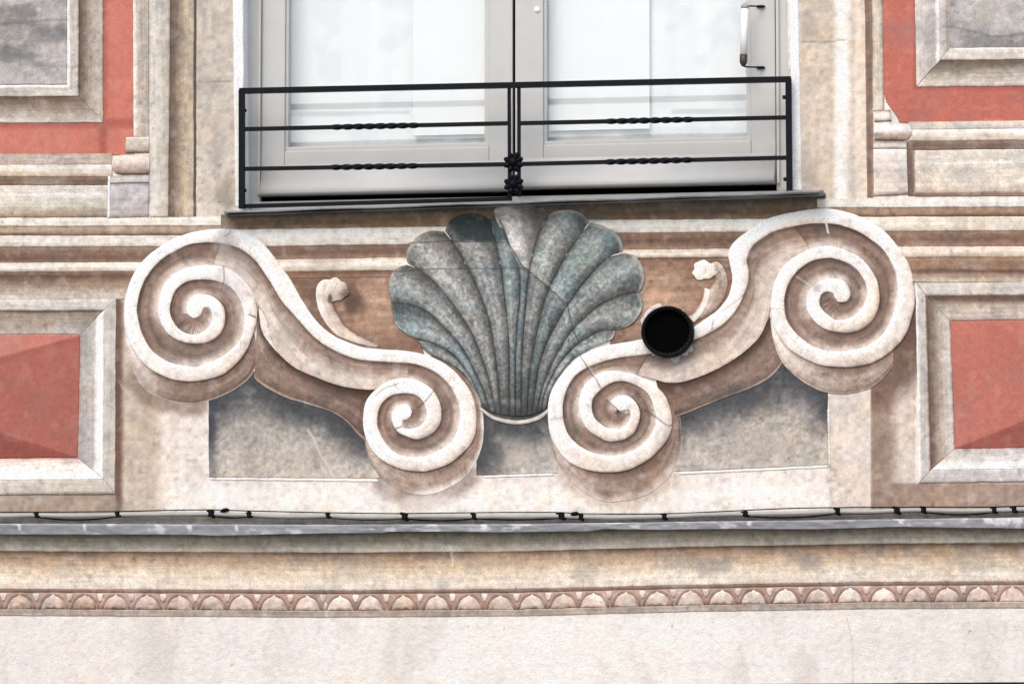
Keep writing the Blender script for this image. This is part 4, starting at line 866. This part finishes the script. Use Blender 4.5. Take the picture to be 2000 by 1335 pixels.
for (x, y), lb in zip([(439, 996), (1122, 1003)], ['black splice of wire above the cable near the left grey field', 'black splice of wire between two clips under the right small volute']):
    o = sweep('wire_splice', [V(x-8, y+3, .012), V(x-3, y, .016), V(x+4, y-1, .016), V(x+9, y, .012)], [.002, .004, .0042, .002], 'black', None, 8, base=V(x, y, .012)); tag(o, lb, 'splice', 'wire splices')

# ================================================================== BAND AND LEAF FRIEZE UNDER THE LEDGE
fr = thing('leaf_frieze', 'painted band of pink brown leaf shapes under the metal ledge', 'frieze', V(1000, 1200))
FY = lambda x: np.interp(x, [-300, 0, 400, 650, 1000, 1350, 1700, 2000, 2300], [1151, 1151.5, 1153.5, 1155, 1152.5, 1144, 1138.5, 1137, 1136])
xx = np.arange(XL, XR+1, 40.0)
def run(name, parent, y0, y1, stops, fy=FY, mat='fresco'):
    ya = fy(xx)+y0; yb_ = fy(xx)+y1
    stripes(name, parent, np.stack([xx, ya], 1), np.stack([xx, yb_], 1), stops, mat=mat)
LYF = lambda x: (BOTY(x)+TOPY(x))/2 + 10
stripes('fascia', fr, np.stack([xx, LYF(xx)-4], 1), np.stack([xx, FY(xx)-76+np.interp(xx, [0, 1000, 2000], [0, 0, -2])], 1), [(0, 11, (150, 144, 132)), (.2, 11, (172, 164, 150)), (.6, 11, (196, 186, 170)), (.95, 11, (214, 204, 188)), (1, 9, (180, 164, 148))])  # darker top tones put the shadow gradient below the ledge into the colour
run('cove', fr, -77, -2, [(0, 7, (118, 96, 82)), (.05, 6, (148, 122, 102)), (.14, 5, (184, 156, 132)), (.34, 4, (206, 180, 154)), (.5, 4, (222, 202, 178)), (.8, 4, (232, 218, 202)), (.97, 4, (222, 208, 194)), (1, 4, (190, 172, 158))])
run('upper_line', fr, -2, 4, [(0, 6, (160, 134, 120)), (.5, 7, (146, 118, 105)), (1, 5, (172, 142, 129))])
run('leaf_ground', fr, 4, 38, [(0, 3, (198, 168, 153)), (.5, 3, (192, 160, 146)), (1, 3, (176, 144, 130))])
run('lower_line', fr, 37, 50, [(0, 6, (196, 180, 168)), (.18, 7, (176, 158, 146)), (.6, 6, (182, 166, 152)), (1, 3, (214, 200, 188))])
def leaf_arrays(cx, yb_, wd, h, tn, tint, worn):
    t = np.linspace(-1, 1, 25)[None, :]; v = np.linspace(0, 1, 14)[:, None]
    prof = np.clip(1-np.abs(t)**2.3, 0, 1)**.62 + .16*np.clip(1-np.abs(t)/.22, 0, 1)**1.3
    X = cx + t*wd*.5*(1-.02*v); Y = yb_ - v*h*prof/1.16
    tone = tn + .30*v*prof - .16*ss(.55, 1, np.abs(t)) + .12*(1-ss(-.98, -.70, t)) + .24*(fbm(X, Y, 9, 5, o=3, seed=55)-.5) - .26*(1-ss(.04, .26, v+.06*np.sin(t*9+cx)))
    c = mix2(ramp(tone)*np.array(tint), c3((214, 192, 178)), np.full(X.shape, worn)*ss(.3, .7, fbm(X, Y, 16, o=3, seed=58))); D = .005+.006*np.sqrt(np.clip(1-t*t, 0, 1))*(.4+.6*v)
    return X, Y, D+0*X, c
def arch_arrays(cx, yb_, wd, h):
    t = np.linspace(-1, 1, 25)[:, None]; v = np.linspace(0, 1, 5)[None, :]
    prof = np.clip(1-np.abs(t)**2.4, 0, 1)**.62
    r0 = 1.0; r1 = 1.22
    X = cx+t*wd*.5*(r0+(r1-r0)*v); Y = yb_-h*prof*(r0+(r1-r0)*v*.8)/1.1
    c = mix2(np.broadcast_to(c3((168, 138, 124)), X.shape+(3,)), c3((194, 164, 149)), np.abs(2*v-1)+0*X)
    return X, Y, .0065+.002*np.sin(v*np.pi)+0*X, c
px = -210.0; kx = 0
while px < 2230:
    per = 62.3 + 2.0*math.sin(kx*1.7); y = float(FY(px)) + 36.5
    tn = .42 + .24*random.random() + (.06 if px > 900 else 0); tint = (1.0, .985-.05*random.random()*(px < 500), .97-.05*random.random()*(px < 500))
    wd = 46+4*random.random()
    lf = grid('leaf', fr, [leaf_arrays(px, y, wd, 28+2*random.random(), tn, tint, random.uniform(.2, .9))], wk=1.0)
    grid('leaf_rim', lf, [arch_arrays(px, y, wd+2, 29)], wk=1.0)
    dx = px+per/2; dy = float(FY(dx))+12; s_ = np.linspace(-1, 1, 9)[:, None]; t_ = np.linspace(0, 1, 6)[None, :]
    X = dx+s_*8.5*(1-t_*.75)*(1-.35*(1-t_)**3); Y = dy-6+t_*15+0*s_
    grid('dart', fr, [(X, Y, .006+.004*(1-s_*s_)+0*X, ramp(.66+.18*random.random()-.15*t_+0*X))], wk=1.0)
    px += per+random.uniform(-2.5, 2.5); kx += 1

# ================================================================== WINDOW
win = thing('window', 'light grey casement window with two sashes and white curtained panes', 'window', V(1000, 385, -.13))
WD = -.062
def wrect(name, x0, x1, y0, y1, d, th, mat='frame', bev=.003, parent=win, xr=None):
    """upright board: x edges read at height y = 250, z edges at the board's middle"""
    xm = xr if xr is not None else (x0+x1)/2
    X0 = P(x0, 250, d)[0]; X1 = P(x1, 250, d)[0]; Z1 = P(xm, y0, d)[2]; Z0 = P(xm, y1, d)[2]
    return box(name, (X0, -d, Z0), (X1, -d+th, Z1), mat, parent, bev)
WTOP = -250
wrect('fixed_frame', 478, 509, WTOP, 402, WD+.004, .07, xr=500)
wrect('fixed_frame', 1516, 1560, WTOP, 372, WD+.004, .07, xr=1525)
wrect('bottom_frame', 490, 1540, 383, 420, WD+.006, .07, xr=1003)
wrect('frame_bead', 503, 508, WTOP, 380, WD+.012, .012, bev=.0015, xr=505)
wrect('frame_bead', 1517, 1522, WTOP, 358, WD+.012, .012, bev=.0015, xr=1520)
def sash(x0, x1, gx0, gx1, gy, by, xm):
    # the frame of the sash is one mesh: two stiles and a rail
    bm = bmesh.new()
    for (a0, a1, y0, y1, d) in ((x0, gx0-6, WTOP, by, WD), (gx1+8, x1, WTOP, by, WD), (gx0-6, gx1+8, gy+7, by, WD-.001)):
        X0 = P(a0, 250, d)[0]; X1 = P(a1, 250, d)[0]; Z1 = P(xm, y0, d)[2]; Z0 = P(xm, y1, d)[2]
        q = bmesh.ops.create_cube(bm, size=1)
        for v in q['verts']: v.co = Vector((X0 if v.co.x < 0 else X1, -d if v.co.y < 0 else -d+.044, Z0 if v.co.z < 0 else Z1))
        bmesh.ops.bevel(bm, geom=list({e for v in q['verts'] for e in v.link_edges}), offset=.003, segments=2, affect='EDGES', profile=.7)
    me = bpy.data.meshes.new('sash'); bm.to_mesh(me); bm.free(); sa = link('sash', me, M['frame'], win)
    wrect('glazing_bead', gx0-7, gx0+1, WTOP, gy+2, WD-.007, .03, bev=.002, xr=xm, parent=sa); wrect('glazing_bead', gx1-1, gx1+9, WTOP, gy+2, WD-.007, .03, bev=.002, xr=xm, parent=sa)
    wrect('glazing_bead', gx0-7, gx1+9, gy, gy+8, WD-.0065, .03, bev=.002, xr=xm, parent=sa)
    wrect('pane', gx0, gx1, WTOP, gy+2, WD-.02, .004, 'glass', 0, xr=xm, parent=sa)
    # rounded drip board at the foot
    bm = bmesh.new(); X0 = P(x0+1, 330, WD)[0]; X1 = P(x1-1, 330, WD)[0]; zb = P(xm, by+1, WD)[2]
    pr_ = [(0, .062), (-.004, .050), (-.008, .034), (-.016, .020), (-.024, .012), (-.026, .004), (-.024, 0), (.0, 0)]
    a_ = [bm.verts.new((X0, -WD+dy, zb+dz)) for dy, dz in pr_]; b_ = [bm.verts.new((X1, -WD+dy, zb+dz)) for dy, dz in pr_]
    for k in range(len(pr_)-1): bm.faces.new((a_[k], a_[k+1], b_[k+1], b_[k]))
    bm.faces.new(a_[::-1]); bm.faces.new(b_); bmesh.ops.recalc_face_normals(bm, faces=bm.faces[:])
    for fc in bm.faces: fc.smooth = len(fc.verts) == 4
    me = bpy.data.meshes.new('drip_board'); bm.to_mesh(me); bm.free(); link('drip_board', me, M['frame'], sa)
sash(510, 1001, 562, 947, 283, 378, 755)
sash(1006, 1515, 1067, 1459, 271, 364, 1262)
wrect('meeting_gap', 1001, 1006, WTOP, 372, WD-.012, .02, 'dark', 0)  # near-black bar stands in for the shaded gap between the sashes
wrect('threshold_shade', 505, 1518, 366, 387, WD-.018, .02, 'dark', 0, xr=1003)  # near-black strip stands in for the shadow gap under the window
bm = bmesh.new(); bmesh.ops.create_uvsphere(bm, u_segments=16, v_segments=10, radius=.006)
for v in bm.verts: v.co = Vector((v.co.x, v.co.y*.5, v.co.z)) + V(1049, 19, WD+.001)
me = bpy.data.meshes.new('screw_cap'); bm.to_mesh(me); bm.free(); link('screw_cap', me, M['tube'], win)

# curtains, and slats standing in for reflected blinds, behind the panes (things of their own)
def curtain(x0, x1, y1, label, xm, band_x):
    CD = WD-.060
    X = np.arange(x0-14, x1+14, 3.0)[None, :]; Y = np.arange(WTOP, y1+30, 5.0)[:, None]
    D = CD + .0018*np.sin(X/17+.6*np.sin(Y/90)) + .0008*np.sin(X/7.3) + 0*Y
    c = np.broadcast_to(c3((252, 253, 254)), D.shape+(3,)).copy()
    X = X+0*Y; Y = Y+0*X
    bx0, bx1 = band_x
    k = (1-ss(3, 5, np.abs(Y-(220-(X-xm)*.02))))*ss(bx0-2, bx0, X)*(1-ss(bx1-2, bx1+2, X)); c = mix2(c, c3((214, 217, 222)), k)          # reflection of a rail-like bar, painted into the cloth
    k = ss(246, 250, Y)*(1-ss(262, 266, Y)); c = mix2(c, c3((238, 240, 244)), k*.6)
    k = np.exp(-((X-(x0+4))/18)**2)*.35; c = mix2(c, c3((206, 212, 220)), k)
    c = mix2(c, c3((232, 235, 240)), ss(.5, .7, fbm(X, Y, 60, o=3, seed=88))*.5)
    o = grid('curtain', None, [(X, Y, D, c)], 'cloth', None, wx=False, base=V((x0+x1)/2, y1, CD), wk=0)
    tag(o, label, 'curtain')
curtain(562, 947, 283, 'white curtain with a faint painted grey reflection behind the left window pane', 755, (540, 800))
curtain(1067, 1459, 271, 'white curtain with a faint painted grey reflection behind the right window pane', 1262, (1312, 1480))
def blind(x0, x1, y1, label):  # slats standing in for a reflected blind
    b = thing('reflected_slats', label, 'blind', V((x0+x1)/2, y1, WD-.04), 'slats for reflected blinds behind the panes')
    X0 = P(x0, 150, WD-.045)[0]; X1 = P(x1, 150, WD-.045)[0]; y = y1; first = None
    while y > -120:
        z = P((x0+x1)/2, y, WD-.045)[2]
        if first is None:
            first = box('slat', (X0, -WD+.050, z-.0005), (X1, -WD+.0535, z+.0073), 'slat', b, 0); z00 = z
        else:
            o = first.copy(); COL.objects.link(o); o.location = (0, 0, z-z00)
        y -= 7.6
blind(806, 946, 262, 'pale slats standing in for a reflected blind at the right side of the left pane')
blind(1072, 1268, 252, 'pale slats standing in for a reflected blind at the left side of the right pane')

# thermometer on the right stile
th = thing('thermometer', 'white tube thermometer on two thin brackets at the upper right of the window', 'thermometer', V(1452, 130, WD+.04))
TD = WD+.04
sweep('tube', [V(1455, 16, TD), V(1454, 60, TD), V(1452.5, 108, TD)], .0072, 'tube', th, 14)
sweep('end_cap', [V(1455, 17, TD), V(1455, 11, TD), V(1455, 6, TD)], [.0078, .0075, .003], 'cable', th, 12)
sweep('grip', [V(1452.5, 107, TD), V(1452, 120, TD), V(1452, 125, TD), V(1452, 130, TD)], [.0078, .0078, .0062, .003], 'grip', th, 14)
for y0 in (12, 131):
    sweep('bracket', [V(1453, y0-1, TD), V(1460, y0, TD-.004), V(1478, y0+.5, TD-.02), V(1492, y0+1, WD+.002)], .0016, 'iron', th, 6)
    sweep('bracket_foot', [V(1478, y0+1, WD+.003), V(1486, y0+1, WD+.004), V(1494, y0+1, WD+.003)], [.0024, .003, .002], 'iron', th, 6)

# ================================================================== SILL AND RAILING
sl = thing('window_sill', 'thin grey stone sill under the black railing', 'sill', V(1010, 398))
def sill():
    n = 160; xs_ = np.linspace(437, 1608, n); yf = SILL_Y(xs_)+.8*np.sin(xs_/37)+1.0*(fbm(xs_, 0*xs_, 25, o=3, seed=3)-.5)
    th_ = np.interp(xs_, [437, 600, 1000, 1500, 1608], [3.6, 4.4, 4.4, 5, 4.5]); SD = np.interp(xs_, [437, 445, 1600, 1608], [.030, .040, .052, .040])
    f0 = P(xs_, yf-th_, SD); f1 = P(xs_, yf-th_*.75, SD+.003); f2 = P(xs_, yf-th_*.2, SD+.003); f3 = P(xs_, yf, SD)
    b0 = f0.copy(); b0[:, 1] = .15; u = f3.copy(); u[:, 1] = -.001; u[:, 2] += 0
    pts_ = np.array([b0, f0, f1, f2, f3, u]); m_ = n
    i_ = (np.arange(5)[:, None]*m_+np.arange(m_-1)[None, :]).ravel(); f_ = np.stack([i_, i_+m_, i_+m_+1, i_+1], 1).tolist()
    f_.append([k*m_ for k in range(6)]); f_.append([k*m_+m_-1 for k in range(5, -1, -1)])
    me_ = bpy.data.meshes.new('slab'); me_.from_pydata(pts_.reshape(-1, 3).tolist(), [], f_); me_.update()
    link('slab', me_, M['stone'], sl)
sill()
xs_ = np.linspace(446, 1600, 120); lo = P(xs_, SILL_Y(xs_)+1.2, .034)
sweep('sill_shade_strip', [Vector(p) for p in lo.tolist()], .0026, 'iron', sl, 6)  # black strip added to stand in for the sill's shaded underside
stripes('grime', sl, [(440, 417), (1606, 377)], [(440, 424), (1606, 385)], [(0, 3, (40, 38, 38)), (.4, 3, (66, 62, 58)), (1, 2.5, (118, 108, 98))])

ra = thing('window_railing', 'black wrought iron window railing with twisted bars and two rosettes', 'railing', V(1005, 400, .02))
RD = .016
def bar(name, a, b, r, da=RD, db=None): return sweep(name, [V(*a, da), V(*b, da if db is None else db)], r*1.38, 'iron', ra, 4, True, smooth=False)
bar('top_rail', (468, 178), (1545, 155), .0043)
bar('post', (472.5, 176), (472.5, 407), .0046); bar('post', (1540, 154), (1542, 373), .0046)
bar('bottom_rail', (470, 403), (1000, 388), .0030, RD-.004)
bar('upright', (994.5, 170), (995.5, 384), .0026); bar('upright', (1013.5, 170), (1014, 384), .0026)
def twisted(a, b, t0, t1):
    n = 150; A_, B_ = V(*a, RD), V(*b, RD); pts_ = []; tw = []; r_ = []
    for k in range(n):
        u = k/(n-1); x = a[0]+(b[0]-a[0])*u; pts_.append(A_.lerp(B_, u))
        q = min(max((x-t0)/(t1-t0), 0), 1); tw.append(q*math.pi*4.0)
        r_.append(.0042+.0007*math.sin(min(max(q, 0), 1)*math.pi)**.5 if 0 < q < 1 else .0042)
    sweep('twisted_bar', pts_, r_, 'iron', ra, 4, True, tw, smooth=False)
twisted((474, 252.5), (993, 241), 650, 822); twisted((1015, 241), (1541, 229.5), 1186, 1358)
twisted((474, 330), (988, 321), 648, 820); twisted((1020, 320.5), (1541, 308), 1184, 1356)
def rosette(x, y):
    bm = bmesh.new(); n = 96; rings = []; c0 = V(x, y, RD+.004)
    for k, (r, h) in enumerate([(1.0, 0), (.98, .004), (.86, .0085), (.68, .0095), (.50, .006), (.40, .0065), (.30, .012), (.14, .0145)]):
        ring = []
        for i in range(n):
            a = 2*math.pi*i/n; lob = 1-.22*abs(math.cos(a*4))**3 if r > .45 else 1; hh = h*(1-.45*abs(math.cos(a*4))**4 if r > .45 else 1)
            rr = .0205*r*lob; ring.append(bm.verts.new(c0+Vector((math.cos(a)*rr, -hh, math.sin(a)*rr))))
        rings.append(ring)
    for a_, b_ in zip(rings[:-1], rings[1:]):
        for i in range(n): bm.faces.new((a_[i], a_[(i+1) % n], b_[(i+1) % n], b_[i]))
    bm.faces.new(rings[-1]); bm.faces.new(rings[0][::-1]); bmesh.ops.recalc_face_normals(bm, faces=bm.faces[:])
    for fc in bm.faces: fc.smooth = True
    me_ = bpy.data.meshes.new('rosette'); bm.to_mesh(me_); bm.free(); link('rosette', me_, M['iron'], ra)
rosette(1003, 317); rosette(1003.5, 360)
for x, y in ((478, 216), (478, 372), (1535, 190), (1537, 350)):
    sweep('lug', [V(x-5, y, RD-.002), V(x, y, RD-.006), V(x, y, -.03)], .0042, 'iron', ra, 8)

# ================================================================== VENT PIPE
vp = thing('vent_pipe', 'black plastic pipe mouth with ribbed rim set into the right scroll', 'pipe', V(1306, 650))
def pipe():
    bm = bmesh.new(); n = 144; c0 = V(1306, 650, 0); rings = []
    prof = [(.0505, .012), (.0505, -.026), (.0495, -.029), (.0475, -.0295), (.0445, -.028), (.0425, -.020), (.0405, .05)]
    for k, (r, yy) in enumerate(prof):
        ring = []
        for i in range(n):
            a = 2*math.pi*i/n; tooth = .0018*(1 if (i//2) % 2 else 0) if k in (4, 5) else 0
            ring.append(bm.verts.new(c0+Vector((math.cos(a)*(r-tooth)*1.01, yy, math.sin(a)*(r-tooth)*.985))))
        rings.append(ring)
    for a_, b_ in zip(rings[:-1], rings[1:]):
        for i in range(n): bm.faces.new((a_[i], a_[(i+1) % n], b_[(i+1) % n], b_[i]))
    bmesh.ops.recalc_face_normals(bm, faces=bm.faces[:])
    for fc in bm.faces: fc.smooth = False
    me_ = bpy.data.meshes.new('ribbed_rim'); bm.to_mesh(me_); bm.free(); link('ribbed_rim', me_, M['black'], vp)
    bm = bmesh.new(); vs_ = [bm.verts.new(c0+Vector((math.cos(2*math.pi*i/48)*.0415, -.0165, math.sin(2*math.pi*i/48)*.0408))) for i in range(48)]  # near-black disc stands in for the dark inside of the pipe
    cv = bm.verts.new(c0+Vector((0, -.0145, 0)))
    for i in range(48): bm.faces.new((vs_[i], vs_[(i+1) % 48], cv))
    bmesh.ops.recalc_face_normals(bm, faces=bm.faces[:])
    me_ = bpy.data.meshes.new('shaded_mouth_disc'); bm.to_mesh(me_); bm.free(); link('shaded_mouth_disc', me_, M['dark'], vp)
    # broken white mortar round the mouth
    th_ = np.linspace(0, 2*math.pi, 120)[:, None]; q = np.linspace(0, 1, 5)[None, :]
    ro = 50.5+11*ss(.46, .72, fbm(np.cos(th_)*40+100, np.sin(th_)*40+100, 14, o=3, seed=52))
    X = 1306+np.cos(th_)*(48+(ro-48)*q); Y = 650+np.sin(th_)*(47+(ro-48)*q)
    grid('mortar_collar', vp, [(X, Y, .0155-.004*q+0*X, np.broadcast_to(c3((206, 202, 200)), X.shape+(3,)))], skirt=.002)
pipe()
